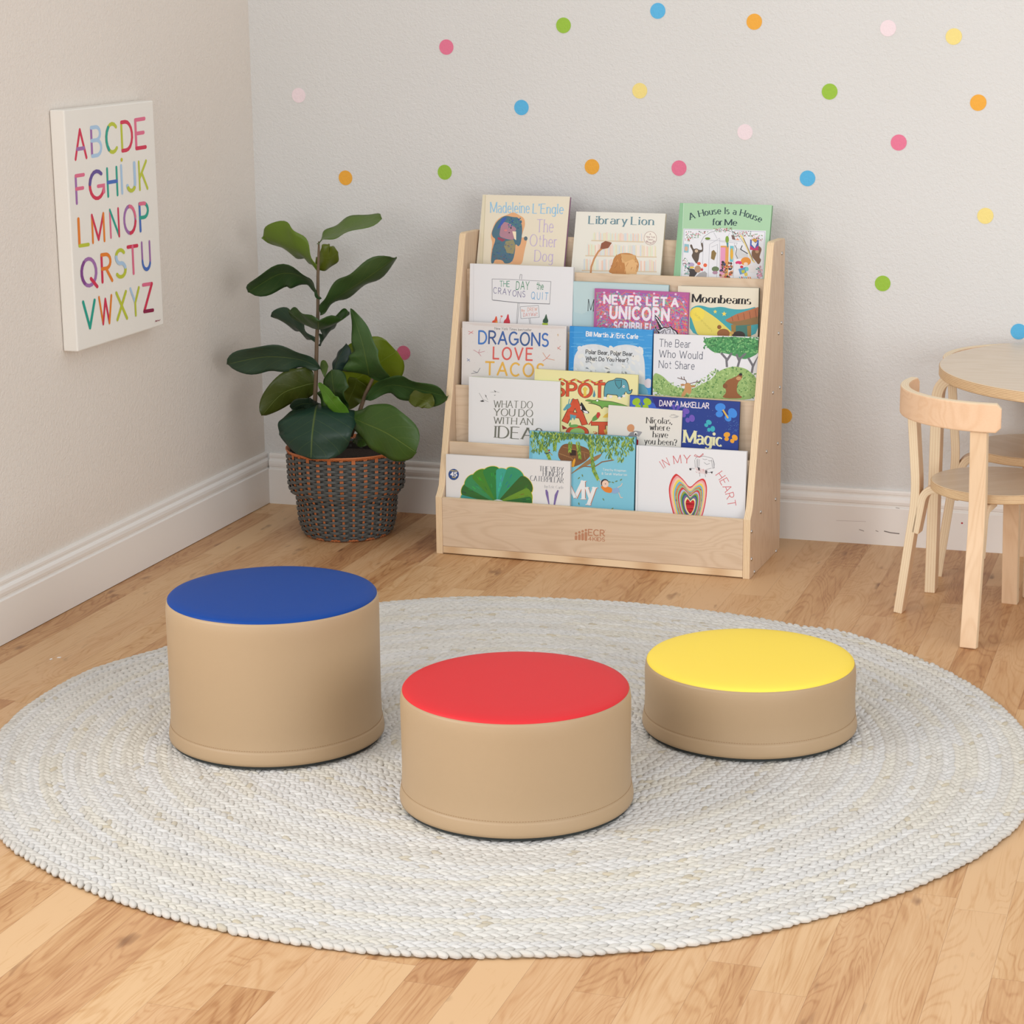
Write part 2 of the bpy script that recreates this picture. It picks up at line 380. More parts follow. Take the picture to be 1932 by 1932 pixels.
# ------------------------------------------------------------------ the room
HB = .1327
X1, Y1, Z1 = 4.2, -6.4, 2.6
def blocks():
    V, Fc, C, U = [], [], [], []; W = .0755; rnd = random.Random(11)
    x = -.01-.05; i = 0
    x0 = 1.815 - W*26
    while x0 < X1:
        y = .02; n = 0
        fixed = {30: [-2.3], 25: [-2.36], 28: [-2.048], 24: [-.62]}.get(i)
        while y > Y1:
            ln = rnd.uniform(.5, 1.15)
            if n == 0: ln = rnd.uniform(.1, .9)
            yb = y-ln
            if fixed and y > fixed[0] > yb: yb = fixed[0]
            a, b = max(x0, -.01), min(x0+W, X1); k = len(V)
            xm, ym = (a+b)/2, (y+yb)/2
            V += [(a, yb, 0), (xm, yb, 0), (b, yb, 0), (a, ym, 0), (xm, ym, 0), (b, ym, 0), (a, y, 0), (xm, y, 0), (b, y, 0)]
            c = (rnd.random(), rnd.random(), rnd.random(), 1); hw, hl = W/2*1000, (y-yb)/2*1000
            for f in ((0,1,4,3), (1,2,5,4), (3,4,7,6), (4,5,8,7)):
                Fc.append([k+j for j in f]); C.append(c)
                for j in f: U.append((hw if j % 3 == 1 else 0, hl if 3 <= j <= 5 else 0))
            y = yb; n += 1
        x0 += W; i += 1
    return V, Fc, C, U
V, Fc, C, U = blocks()
tag(mesh('floor', V, Fc, [floor_mat()], uv=U, col=C), 'light brown wood strip floor', kind='structure')
def wallbox(name, a, b, lab):
    mb = MB(); mb.box(a, b); return tag(mb.build(name, [M_wall]), lab, kind='structure')
wallbox('wall_back', (0, 0, -.02), (X1, .1, Z1), 'white textured back wall with coloured dots')
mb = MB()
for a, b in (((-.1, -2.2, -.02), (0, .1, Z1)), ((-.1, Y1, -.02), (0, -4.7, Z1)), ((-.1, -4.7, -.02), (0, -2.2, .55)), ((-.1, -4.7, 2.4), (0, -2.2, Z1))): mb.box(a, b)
tag(mb.build('wall_left', [M_wall_bounce]), 'textured wall on the left, warm bounce light painted into its colour', kind='structure')
prof = [(0, 0), (.016, 0), (.016, .0905), (.0145, .0925), (.0115, .0935), (.0115, .0975), (.0135, .0995), (.0142, .106), (.0132, .1125), (.0100, .1165),
        (.0078, .118), (.0078, .1215), (.0090, .1235), (.0088, .1285), (.0070, .1322), (0, HB)]
def board(name, f, L0, L1, lab):
    V = [f(d, z, L0) for d, z in prof]+[f(d, z, L1) for d, z in prof]; n = len(prof)
    Fc = [(i, i+1, n+i+1, n+i) for i in range(n-1)]+[tuple(range(n))[::-1], tuple(range(n, 2*n))]
    return tag(mesh(name, V, Fc, [M_trim]), lab, kind='structure')
bb = board('baseboard_back', lambda d, z, l: (l, -d, z), .016, X1, 'white moulded baseboard along the back wall')
board('baseboard_left', lambda d, z, l: (d, -l, z+.0015), 0.0, -Y1, 'white moulded baseboard along the left wall')
def bmark(x, y, d): p = hit(x, y, (0, -.0161, 0), Vector((0, 1, 0))); return Vector((p.x, -.0161-d, p.z))
A = Art(bmark)
A.stroke([(1668, 1002), (1680, 1005), (1697, 1007)], 1.8, (120, 112, 108)); A.stroke([(1621, 999), (1630, 1002)], 1.4, (160, 150, 146))
A.stroke([(1578, 982), (1634, 984)], .7, (196, 186, 182)); A.stroke([(1652, 1001), (1657, 1003)], 1.4, (160, 150, 146)); A.stroke([(1690, 958), (1697, 959)], 1.2, (180, 170, 165))
A.build('scuff_mark', bb)
A = Art(bmark); A.ell(1815, 987, 2.0, 1.7, (176, 40, 52), 0, 8)
A.build('red_paint_mark', bb)['label'] = 'tiny red paint speck'

# ------------------------------------------------------------------ wall dots
DC = {'p': (226, 118, 148), 'g': (150, 190, 62), 'b': (88, 178, 224), 'o': (234, 168, 60), 'y': (236, 216, 134), 'l': (236, 218, 222)}
DN = {'p': 'deep pink', 'g': 'green', 'b': 'blue', 'o': 'orange', 'y': 'yellow', 'l': 'pale pink'}
dots = [(.523,1.166,'p','high up, leftmost of the deep pink ones above the bookshelf'),
(.820,1.216,'g','near the top edge, highest of the green ones'), (1.051,1.248,'b','at the very top edge, highest of all'),
(1.281,1.222,'o','near the top edge, highest of the orange ones'), (1.590,1.206,'l','near the top edge, highest of the pale pink ones'),
(1.738,1.187,'y','near the top right corner, highest of the yellow ones'), (.129,1.049,'l','nearest the room corner, high on the back wall'),
(.713,1.023,'b','high above the left half of the bookshelf'), (1.008,1.064,'y','high above the middle of the bookshelf'),
(1.460,1.064,'g','upper right, between the highest orange and the deep pink one'), (1.798,1.041,'o','farthest right of the orange ones, under the top yellow one'),
(1.263,.970,'l','above the light green picture book'), (1.622,.950,'p','right of the bookshelf, farthest right of the deep pink ones'),
(.249,.847,'o','directly above the potted plant'), (.513,.865,'g','just above the left upright of the bookshelf'),
(.890,.884,'o','just above the white book with green title'), (1.105,.884,'p','just above the left corner of the light green book'),
(1.413,.865,'b','up and right of the bookshelf corner'), (1.824,.787,'y','lowest of the yellow ones, above the round table'),
(1.595,.625,'g','lowest of the green ones, between bookshelf and near chair'), (.394,.411,'p','low on the wall beside the bright plant leaf'),
(1.370,.299,'o','low on the wall, partly behind the bookshelf side'), (1.910,.524,'b','cut off by the photo edge just above the tabletop')]
for x, z, c, where in dots:
    rr = .0182; n = 40
    V = [(rr*math.cos(i*2*PI/n), d, rr*math.sin(i*2*PI/n)) for d in (-.0008, 0) for i in range(n)]
    Fc = [tuple(range(n)), tuple(range(n, 2*n))[::-1]]+[(i, n+i, n+(i+1) % n, (i+1) % n) for i in range(n)]
    nm = 'dot paper '+DN[c]; m = bpy.data.materials.get(nm) or plain(nm, DC[c], .55, bumpscale=130, bumpd=.0012, spec=.3)
    tag(mesh('wall_dot', V, Fc, [m], loc=(x, -.0002, z)), DN[c]+' dot sticker '+where, 'sticker', 'coloured dot stickers on the back wall')

# ------------------------------------------------------------------ alphabet canvas
cv = empty('canvas_picture', Matrix.Translation((0, -.797, .8115)), label='white canvas picture with the alphabet in rainbow colours on the left wall', cat='picture')
D, HW, HH = .036, .199, .2545
mb = MB(); mb.box((.001, -HW, -HH), (D, HW, HH))
cvb = mb.build('canvas_body', [plain('white canvas cloth', (232, 228, 220), .85, bumpscale=420, bumpd=.0003)], cv, bevel=.003)
def cmap(x, y, d):
    p = hit(60+x/3.5125, 150+y/3.5125, (D, 0, 0), Vector((1, 0, 0))); return Vector((D+d, p.y+.797, p.z-.8115))
A = Art(cmap)
RED, PNK, PUR, LIM, TEA, ORG, LBL, BLU, IND, MAR, YEL, GRN = (208,52,82), (222,110,140), (160,110,170), (188,196,60), (40,160,140), (228,128,44), (172,200,226), (72,110,186), (98,80,150), (140,30,70), (200,190,40), (60,160,90)
rows = [
 ([('A',290,362,522,[RED,RED,PUR]), ('B',400,462,503,[PUR,LBL,LBL]), ('C',497,572,482,[LIM]), ('D',600,668,467,[LIM,RED]), ('E',693,754,452,[PNK,PNK,PNK,RED])], 188),
 ([('F',298,352,815,[PUR,PNK,PNK]), ('G',388,480,788,[RED,PNK]), ('H',506,568,768,[TEA,TEA,BLU]), ('I',596,602,752,[LBL]), ('J',634,686,737,[LBL]), ('K',716,766,724,[LIM,LIM,LIM])], 180),
 ([('L',316,375,1098,[ORG,LIM]), ('M',405,481,1073,[ORG,RED,RED,ORG]), ('N',524,579,1040,[PNK,TEA,RED]), ('O',616,690,1018,[PUR]), ('P',720,774,998,[BLU,TEA])], 178),
 ([('Q',333,432,1366,[PUR,RED]), ('R',468,532,1336,[RED,ORG,ORG]), ('S',560,622,1308,[LIM]), ('T',642,706,1284,[RED,PNK]), ('U',735,786,1258,[PUR])], 178),
 ([('V',347,423,1645,[TEA,TEA]), ('W',452,534,1615,[ORG,RED,RED,ORG]), ('X',567,630,1586,[LIM,LIM]), ('Y',660,716,1560,[LBL,LIM]), ('Z',744,802,1533,[PNK,RED,MAR])], 176)]
for row, h in rows:
    for ch, xa, xb, yb, cols in row:
        w = G[ch][0]; sx = (xb-xa)/w; A.lay(4)
        def T(X, Y, xa=xa, yb=yb, sx=sx, w=w, h=h): return (xa+X*sx-.045*h*Y, yb-(X-w/2)*sx*.16-Y*h)
        A.glyph(ch, T, (0, 0, 0), .135 if ch != 'I' else .135, 'round', cols=cols)
A.ell(594, 532, 7, 13, YEL)
# second ink colours where the marker strokes change
def seg(ch, xa, xb, yb, h, c, si, i0, i1, wt=.137):
    w = G[ch][0]; sx = (xb-xa)/w; q = G[ch][1][si][i0:i1]
    G['tmp'] = (w, [q])
    def T(X, Y): return (xa+X*sx-.045*h*Y, yb-(X-w/2)*sx*.16-Y*h)
    A.lay(3); A.glyph('tmp', T, c, wt, 'round')
seg('C',497,572,482,188,TEA,0,4,10); seg('G',388,480,788,180,IND,0,0,7); seg('J',634,686,737,180,LIM,0,4,10); seg('O',616,690,1018,178,RED,0,9,14); seg('O',616,690,1018,178,PNK,0,14,19)
seg('Q',333,432,1366,178,(130,70,140),0,2,8); seg('S',560,622,1308,178,LBL,0,7,16); seg('U',735,786,1258,178,BLU,0,2,11); seg('P',720,774,998,178,PNK,1,0,3)
A.stroke([(816, 1607), (822, 1596), (826, 1604), (834, 1594), (840, 1600), (850, 1590)], 3, (150, 60, 80))
A.build('printed_alphabet', cv)['label'] = 'rainbow alphabet lettering with artist signature'

# ------------------------------------------------------------------ bookshelf
SX, SY, SROT, SW, SD, TH = .6153, -.3836, -.0303, .762, .2925, .0165
SM = Matrix.Translation((SX, SY, 0)) @ Matrix.Rotation(SROT, 4, 'Z')
SMI = SM.inverted()
shelf = empty('bookshelf', SM, label='birch plywood display bookshelf with five sloping tiers of picture books', cat='bookshelf')
def extr(poly, x0, x1, wide, edge, name, par, bev=.0012):
    n = len(poly); V = [(x0, y, z) for y, z in poly]+[(x1, y, z) for y, z in poly]
    Fc = [tuple(range(n)), tuple(range(n, 2*n))[::-1]]; mi = [0, 0]; uv = [(0, 0)]*(2*n); s = 0
    for i in range(n):
        j = (i+1) % n; l = math.hypot(poly[j][0]-poly[i][0], poly[j][1]-poly[i][1])
        Fc.append((i, n+i, n+j, j)); mi.append(1); uv += [(s, 0), (s, 1), (s+l, 1), (s+l, 0)]; s += l
    return mesh(name, V, Fc, [wide, edge], mi, uv, parent=par, bevel=bev)
sp = [(0.0, 0.0), (.004, 0), (SD-.004, 0), (SD, .004), (SD, .733), (SD-.006, .738)]
sp += [(.193, .741), (.184, .739), (.179, .731), (.021, .162), (.012, .150), (0, .138)]
extr(sp, 0, TH, M_birchz, M_ply, 'side_panel', shelf); extr(sp, SW-TH, SW, M_birchz, M_ply, 'side_panel', shelf)
rail_y = [0, .052, .096, .140, .184]; rail_z = [.137, .262, .390, .520, .655]; flo = [.022, .145, .272, .402, .538]; RT = .009
bx0, bx1 = TH+.0002, SW-TH-.0002
def panel(name, y0, y1, z0, z1, m=M_birchx, lab=None):
    poly = [(y0, z0), (y1, z0), (y1, z1), (y0, z1)]; n = 4
    V = [(bx0, y, z) for y, z in poly]+[(bx1, y, z) for y, z in poly]
    Fc = [(0,1,2,3), (7,6,5,4), (0,4,5,1), (1,5,6,2), (2,6,7,3), (3,7,4,0)]; mi = [0, 0, 1, 0, 1, 0]
    uv = [(0, 0)]*8+[(0,0),(.7,0),(.7,1),(0,1)]+[(0,0)]*4+[(0,0),(.7,0),(.7,1),(0,1)]+[(0,0)]*4
    o = mesh(name, V, Fc, [m, M_ply], mi, uv, parent=shelf, bevel=.0008)
    if lab: o['label'] = lab
    return o
fp = panel('front_panel', .0005, .012, .020, .137, lab='front panel with a stamped maker mark')
kb = mesh('kick_rail', [(x, y, z) for x in (bx0, bx1) for y, z in ((.0015,.0025),(.05,.0025),(.05,.0195),(.0015,.0195))],
     [(0,1,2,3),(7,6,5,4),(0,4,5,1),(1,5,6,2),(2,6,7,3),(3,7,4,0)], [M_birchx, M_ply], [0,0,0,0,0,1], [(0,0)]*20+[(0,0),(0,1),(.7,1),(.7,0)], parent=shelf, bevel=.001)
for k in range(1, 5): panel('tier_rail', rail_y[k], rail_y[k]+RT, flo[k]-.03, rail_z[k])
for k in range(1, 5):
    panel('tier_floor', rail_y[k]+RT+.0002, SD-.02, flo[k]-.010, flo[k])
panel('tier_floor', .0125, rail_y[1]+.01, .0200, flo[0]-.0002)
panel('back_panel', .272, .280, .02, .727)
for g in ((1475,478),(1474,609),(1471,731),(1467,837),(1463,942),(1464,1040),(1468.6,629),(1458,741),(1446,852),(1435,966),(1417.6,1003),(1417.6,1055),(1423,1079)):
    p = SMI @ hit(g[0], g[1], SM @ Vector((SW, 0, 0)), (SM.to_3x3() @ Vector((1, 0, 0))))
    mb = MB(); mb.lathe([(.0045, 0), (.0044, .0012), (.003, .0024), (.0, .0028)], 12)
    mb.build('screw', [M_screw], shelf, smooth=True, loc=(SW, p.y, p.z), rot=(0, PI/2, 0))
def onpanel(x, y, d):
    p = SMI @ hit(x, y, SM @ Vector((0, .0005, 0)), SM.to_3x3() @ Vector((0, 1, 0))); return Vector((p.x, .0005-d, p.z))
A = Art(onpanel); LG = (186, 134, 104); s_ = 13.8
def lg(x, y): return (1050+x/s_, 960+y/s_)
for cx, ht, hb_, hd in ((509, 700, 800, 642), (596, 672, 803, 613), (680, 640, 808, 583), (765, 610, 820, 556)):
    x, y = lg(cx, hd); A.ell(x, y, 2.3, 2.4, LG)
    A.stroke([lg(cx, ht+22), lg(cx, hb_-18)], 4.8, LG); x, y = lg(cx, ht+22); A.ell(x, y, 2.4, 2.4, LG); x, y = lg(cx, hb_-18); A.ell(x, y, 2.4, 2.4, LG)
A.text('ECR', lg(832, 690), lg(1250, 712), 155/s_, LG, .17, 'sans', gap=.22, lean=0)
A.text('4', lg(832, 822), lg(905, 826), 92/s_, LG, .15, 'sans', lean=0); A.text('KIDS', lg(945, 832), lg(1252, 848), 94/s_, LG, .16, 'sans', gap=.2, lean=0)
A.ell(*lg(1270, 560), .7, .7, LG, n=8)
A.build('maker_mark', fp)

# ------------------------------------------------------------------ books
def book(tier, TL, TR, t, label, color, spine=None, tilt=None, lay=0., edge=None, group=None, hinge=True, art=None, dz=0):
    """a hardback leaning in a tier; its face plane is found from the tier, its outline from the photo"""
    Ry, Rz = (rail_y[tier+1], rail_z[tier+1]) if tier < 4 else (.272, .727)
    th = math.radians(tilt)
    # face plane: back of the stack touches the rail behind
    n = Vector((0, -math.cos(th), math.sin(th)))                    # outward normal in shelf frame (towards viewer, up)
    P0 = Vector((0, Ry-.0006, Rz)) + n*(t+lay)
    nW = SM.to_3x3() @ n; PW = SM @ P0
    def loc(x, y): return SMI @ hit(x, y, PW, nW)
    tl, tr = loc(*TL), loc(*TR)
    ex = (tr-tl).normalized(); ez = n.cross(ex)*-1
    if ez.z < 0: ez = -ez
    W = (tr-tl).length
    zlow = min(tl.z, tr.z); H = (zlow-flo[tier]-.0012-max(0, n.z*0))/ez.z + (0)
    # lowest corner of the block rests on the tier floor
    H = min((tl.z-flo[tier]-.001)/ez.z, (tr.z-flo[tier]-.001)/ez.z)
    bl = tl-ez*H
    # thickness goes backwards and down a little: lift so the back edge clears the floor
    H -= t*abs(n.z)/ez.z; bl = tl-ez*H
    R = Matrix((ex, -n, ez)).transposed().to_4x4(); Mloc = Matrix.Translation(bl) @ R
    M = SM @ Mloc; MI = M.inverted()
    e = empty('picture_book', M, label=label, cat='book', group=group)
    def tf(x, y, d):
        p = MI @ hit(x, y, M.translation, (M.to_3x3() @ Vector((0, 1, 0)))); return Vector((min(max(p.x, 0), W), -d, min(max(p.z, 0), H)))
    A = Art(tf); C = lin(color); b = .0022 if t > .005 else .0004; spc = lin(spine or color); ec = lin(edge or color)
    def bx(a, c, cc):
        k = len(A.V); (x0, y0, z0), (x1, y1, z1) = a, c
        A.V += [Vector(v) for v in ((x0,y0,z0),(x1,y0,z0),(x1,y1,z0),(x0,y1,z0),(x0,y0,z1),(x1,y0,z1),(x1,y1,z1),(x0,y1,z1))]
        for f in ((0,3,2,1),(4,5,6,7),(0,1,5,4),(1,2,6,5),(2,3,7,6),(3,0,4,7)): A.F.append([k+i for i in f]); A.C.append(cc)
    if t > .005:
        bx((.006, 0, 0), (W, b, H), C); bx((.0, .0006, 0), (.006, t-.0006, H), spc); bx((.006, t-b, 0), (W, t, H), ec)
        pb = MB(); pb.box((.0065, b+.0002, .0025), (W-.003, t-b-.0002, H-.003)); 
    else:
        bx((0, 0, 0), (W, b, H), C); bx((0, t-b, 0), (W, t, H), ec); bx((0, b, 0), (.0008, t-b, H), spc)
        pb = MB(); pb.box((.001, b, .0003), (W-.0003, t-b, H-.0003))
    if art: art(A, W, H, tf)
    A.build('cover', e)
    pb.build('page_block', [M_pages], e)
    return e
def R_(a, b): return random.uniform(a, b)
def q4(TL, TR, BR, BL, u, v):
    x0, y0 = TL[0]+(TR[0]-TL[0])*u, TL[1]+(TR[1]-TL[1])*u; x1, y1 = BL[0]+(BR[0]-BL[0])*u, BL[1]+(BR[1]-BL[1])*u
    return (x0+(x1-x0)*v, y0+(y1-y0)*v)
def sc_(ox, oy, s): return lambda *p: [(ox+p[i]/s, oy+p[i+1]/s) for i in range(0, len(p), 2)]

def art_dog(A, W, H, tf):
    k = sc_(890, 360, 9.66)
    A.poly(k(200,70, 262,72, 205,1340, 137,1335), (222, 212, 184)); A.stroke(k(250,80, 195,1335), 1.0, (196, 186, 158))
    A.text('Madeleine', *k(345,400, 1050,405), 20, (140, 190, 224), .13, 'serif', gap=.22, lean=0); A.text("L'Engle", *k(1115,410, 1665,418), 18, (140, 190, 224), .13, 'serif', gap=.22)
    A.text('The', *k(1180,755, 1480,755), 24, (190, 172, 206), .1, 'serif'); A.text('Other', *k(1060,1005, 1550,1030), 22, (190, 172, 206), .1, 'serif'); A.text('Dog', *k(1145,1285, 1470,1290), 21, (190, 172, 206), .1, 'serif')
    # a plain painted blue-grey animal shape
    A.poly(k(640,440, 760,385, 860,440, 960,500, 975,620, 930,760, 900,860, 980,840, 1010,900, 960,1100, 920,1340, 820,1345, 700,1330, 350,1330, 345,1180, 380,950, 350,860, 350,780, 420,580, 520,480), (222, 168, 122))
    A.poly(k(620,450, 760,480, 850,480, 930,640, 900,960, 850,1020, 800,960, 790,1100, 760,1250, 700,1320, 600,1330, 560,1260, 420,1250, 400,1325, 350,1325, 360,1180, 380,1050, 440,880, 380,840, 360,760, 440,580, 540,490), (78, 112, 128))
    A.poly(k(560,560, 700,590, 830,700, 760,760, 780,860, 740,900, 600,870, 500,830, 520,700), (172, 128, 142))
    A.poly(k(740,740, 810,740, 810,900, 780,880), (238, 220, 190)); A.poly(k(600,560, 640,480, 560,500, 460,700, 500,680), (62, 92, 170))
    A.poly(k(480,840, 620,890, 560,930, 470,880), (150, 70, 90)); A.poly(k(620,920, 760,890, 800,1000, 760,1150, 640,1130, 590,1010), (146, 140, 104))
    for i in range(60):
        x, y = R_(380, 740), R_(960, 1290); A.stroke(k(x, y, x+R_(-30, 30), y+R_(-20, 20), x+R_(-40, 40), y+R_(-20, 20)), .6, random.choice([(50,70,110), (70,100,160), (90,120,120), (120,80,90)]), k=A.k+1+i % 5)
    A.k += 7
    for i in range(40):
        x, y = R_(660, 900), R_(500, 680); A.ell(*k(x, y)[0], R_(.8, 2), R_(.8, 1.6), random.choice([(50,86,120), (60,120,130), (50,80,160), (80,130,130)]), k=A.k+1+i % 5)
    A.k += 7; A.ell(*k(716, 680)[0], 1.3, 1.3, (40, 40, 50)); A.ell(*k(684, 765)[0], 1.3, 1.1, (60, 50, 60)); A.ell(*k(620, 720)[0], 3, 2, (210, 130, 130)); A.ell(*k(985, 870)[0], 3.4, 4, (90, 110, 118))
book(4, (910.7, 367.2), (1075.3, 370.9), .011, 'cream picture book with a blue-grey painted dog, top tier at left', (226, 216, 194), tilt=17, edge=(150, 110, 140), art=art_dog)

def art_lion(A, W, H, tf):
    k = sc_(1060, 370, 4.493)
    A.text('Library', *k(230,235, 550,240), 15, (104, 136, 146), .15, 'serif', gap=.2); A.text('Lion', *k(590,242, 775,246), 15, (104, 136, 146), .15, 'serif', gap=.22)
    for r, (x0, x1, y0, y1) in enumerate(((265, 690, 300, 372), (215, 800, 400, 500), (185, 800, 525, 625))):
        A.poly(k(x0-15, y1, x1+5, y1+12, x1+5, y1+22, x0-15, y1+10), (214, 196, 168))
        x = x0; i = 0
        while x < x1:
            w = R_(8, 16); s_h = (x-x0)/(x1-x0)*12; A.poly(k(x, y0+R_(0, 22)+s_h, x+w*.8, y0+R_(0, 22)+s_h, x+w*.8, y1+s_h, x, y1+s_h), random.choice([(232,206,192),(214,218,208),(226,216,184),(206,212,214),(236,222,210),(232,196,176),(220,226,200)]), k=A.k+1)
            x += w
        A.k += 2
    A.stroke(k(245,655, 250,600, 275,530, 310,470, 345,440), 3.4, (196, 140, 92)); A.poly(k(325,445, 335,400, 370,380, 425,395, 395,440, 350,450), (140, 84, 60))
    A.poly(k(385,660, 425,590, 440,520, 490,485, 560,480, 620,500, 650,560, 655,590, 635,665), (188, 128, 70))
    A.poly(k(530,560, 600,530, 645,570, 635,662, 545,660), (222, 176, 120)); A.ell(*k(525, 540)[0], 5, 6, (214, 168, 112)); A.poly(k(500,490, 620,500, 640,560, 600,535, 540,560, 510,530), (206, 160, 104))
    for i in range(26):
        x, y = R_(430, 640), R_(495, 640); A.stroke(k(x, y, x+R_(-25, 10), y+R_(15, 40)), .8, random.choice([(160,104,56), (214,160,100), (178,118,64)]), k=A.k+1+i % 4)
    A.k += 5
    A.ell(*k(750, 357)[0], 12.2, 13, (150, 96, 96)); A.ell(*k(750, 357)[0], 11.6, 12.4, (232, 226, 214))
    A.text('New York', *k(715,352, 790,356), 3.4, (140, 90, 96), .14, 'serif'); A.text('Times', *k(725,374, 775,377), 3.4, (140, 90, 96), .14, 'serif'); A.text('A', *k(743,330, 756,330), 3.2, (140, 90, 96), .14, 'serif')
    A.text('BESTSELLER', *k(712,385, 792,385), 2.6, (140, 90, 96), .16, 'sans', pm=k(750, 404)[0])
book(4, (1087.2, 399), (1255.9, 403), .009, 'off-white picture book with a brown lion below shelves of books, top tier in the middle', (226, 223, 212), tilt=17, edge=(196, 184, 158), art=art_lion)

def art_house(A, W, H, tf):
    k = sc_(1270, 370, 9.66); DK = (44, 66, 72)
    A.poly(k(118,130, 190,120, 135,1500, 55,1480), (140, 186, 146)); A.stroke(k(193,125, 135,1500), .8, (200, 222, 200))
    A.text('A House Is a House', k(310,435)[0], k(1590,480)[0], 12.2, DK, .17, 'serif', pm=k(960, 325)[0], gap=.2, space=.42)
    A.text('for', *k(715,530, 895,530), 12, DK, .17, 'serif', gap=.14); A.text('Me', *k(945,533, 1155,536), 11.6, DK, .17, 'serif', gap=.2)
    A.poly(k(190,592, 730,605, 900,585, 1080,612, 1690,632, 1640,1540, 135,1500), (226, 226, 230)); A.stroke(k(205,605, 150,1500), .5, (110, 110, 150)); A.stroke(k(205,605, 720,618), .5, (110, 110, 150)); A.stroke(k(1110,630, 1672,650, 1625,1530), .5, (110, 110, 150))
    A.k += 1
    for (x0, x1, y0, y1, n) in ((220, 640, 640, 830, 150), (730, 1080, 580, 650, 60), (1080, 1420, 640, 740, 90), (1420, 1640, 690, 820, 60), (1540, 1630, 1300, 1500, 30), (180, 260, 1120, 1300, 20)):
        for i in range(n):
            x = R_(x0, x1); y = R_(y0, y1); 
            if x0 == 220 and y > 640+(640-x)*.55+20: continue
            A.ell(*k(x, y)[0], R_(.5, 1.3), R_(.5, 1.1), random.choice([(70,110,80), (110,150,110), (50,90,70), (196,60,80), (140,170,130), (210,90,110)]), R_(0, 180), 6, k=A.k+1+i % 6)
    A.k += 8
    A.stroke(k(500,850, 560,740, 680,660, 800,625, 960,620, 1100,660, 1200,740, 1290,860), .6, (90, 90, 100))
    A.poly(k(865,905, 1015,905, 1000,1490, 850,1490), (218, 156, 84)); A.poly(k(865,935, 955,935, 940,1490, 850,1490), (222, 150, 184)); A.poly(k(1038,905, 1105,910, 1090,1200, 1030,1195), (110, 186, 196)); A.ell(*k(1068, 1055)[0], 3, 11, (222, 170, 60))
    for p in ((550,820, 530,1480), (850,765, 840,1480), (850,765, 665,880, 640,1480), (1120,850, 1095,1500), (580,805, 1240,825), (860,830, 1170,855, 1150,900), (700,930, 810,880, 795,1480), (740,660, 800,770), (1030,670, 990,760)):
        A.stroke(k(*p), .5, (150, 150, 160))
    def critter(p, c, eye=None):
        A.poly(k(*p), c)
    critter((300,900, 340,870, 370,970, 430,950, 470,980, 540,980, 500,860, 540,840, 555,1010, 480,1030, 470,1150, 430,1240, 400,1200, 330,1090, 370,1020), (92, 78, 66)); A.ell(*k(425, 1000)[0], 3.2, 3, (200, 176, 150))
    critter((1430,990, 1500,960, 1560,900, 1620,960, 1590,1050, 1570,1120, 1610,1160, 1560,1260, 1500,1180, 1430,1100), (126, 92, 66)); A.ell(*k(1530, 1010)[0], 3.5, 3.4, (186, 146, 112))
    critter((240,1290, 300,1320, 380,1330, 440,1400, 380,1480, 290,1470, 300,1390), (66, 58, 56)); A.ell(*k(450, 1330)[0], 6.2, 6.8, (176, 140, 112)); A.ell(*k(330, 1250)[0], 6, 4, (176, 160, 190)); A.ell(*k(520, 1270)[0], 3.5, 4, (232, 226, 224)); A.ell(*k(470, 1230)[0], 3.5, 3, (222, 92, 60)); A.ell(*k(585, 1260)[0], 3.5, 3.5, (226, 100, 60))
    A.poly(k(400,1480, 480,1400, 580,1370, 620,1410, 610,1475), (170, 166, 166)); A.ell(*k(340, 1300)[0], 5, 2, (226, 190, 80)); A.ell(*k(525, 1340)[0], 2.4, 2.5, (200, 60, 64))
    A.poly(k(690,1140, 700,1010, 740,980, 790,1040, 750,1170), (136, 112, 64)); A.ell(*k(770, 1330)[0], 6.8, 5, (104, 122, 86)); A.ell(*k(765, 1395)[0], 5, 3.2, (176, 136, 156))
    A.ell(*k(985, 790)[0], 3.4, 6.6, (126, 160, 60)); A.poly(k(970,850, 1010,850, 1005,940, 985,930), (80, 140, 140)); A.ell(*k(630, 775)[0], 5, 2.4, (110, 136, 50)); A.poly(k(1060,710, 1110,720, 1140,800, 1080,790), (120, 96, 90)); A.poly(k(1140,800, 1170,765, 1215,805), (226, 150, 116))
    A.poly(k(1200,700, 1270,720, 1370,960, 1440,1140, 1510,1220, 1440,1200, 1340,960, 1260,790), (226, 206, 140)); A.stroke(k(1280,760, 1390,1010, 1460,1180), 1.1, (90, 70, 40))
    A.poly(k(1130,1150, 1140,960, 1240,950, 1270,1040, 1360,1050, 1370,1160, 1240,1130, 1190,1140), (206, 206, 206)); A.stroke(k(1130,900, 1160,960, 1140,1060, 1180,1140), 1, (70, 70, 74)); A.stroke(k(1260,900, 1230,970, 1360,1050), 1.6, (60, 60, 60))
    A.poly(k(1405,790, 1560,800, 1560,990, 1400,980), (72, 92, 170)); A.poly(k(1405,900, 1480,960, 1555,900, 1555,990, 1400,980), (200, 60, 110)); A.ell(*k(1480, 810)[0], 5.5, 3.4, (200, 150, 60)); A.poly(k(1440,800, 1500,860, 1540,830, 1490,950, 1430,880), (226, 226, 230))
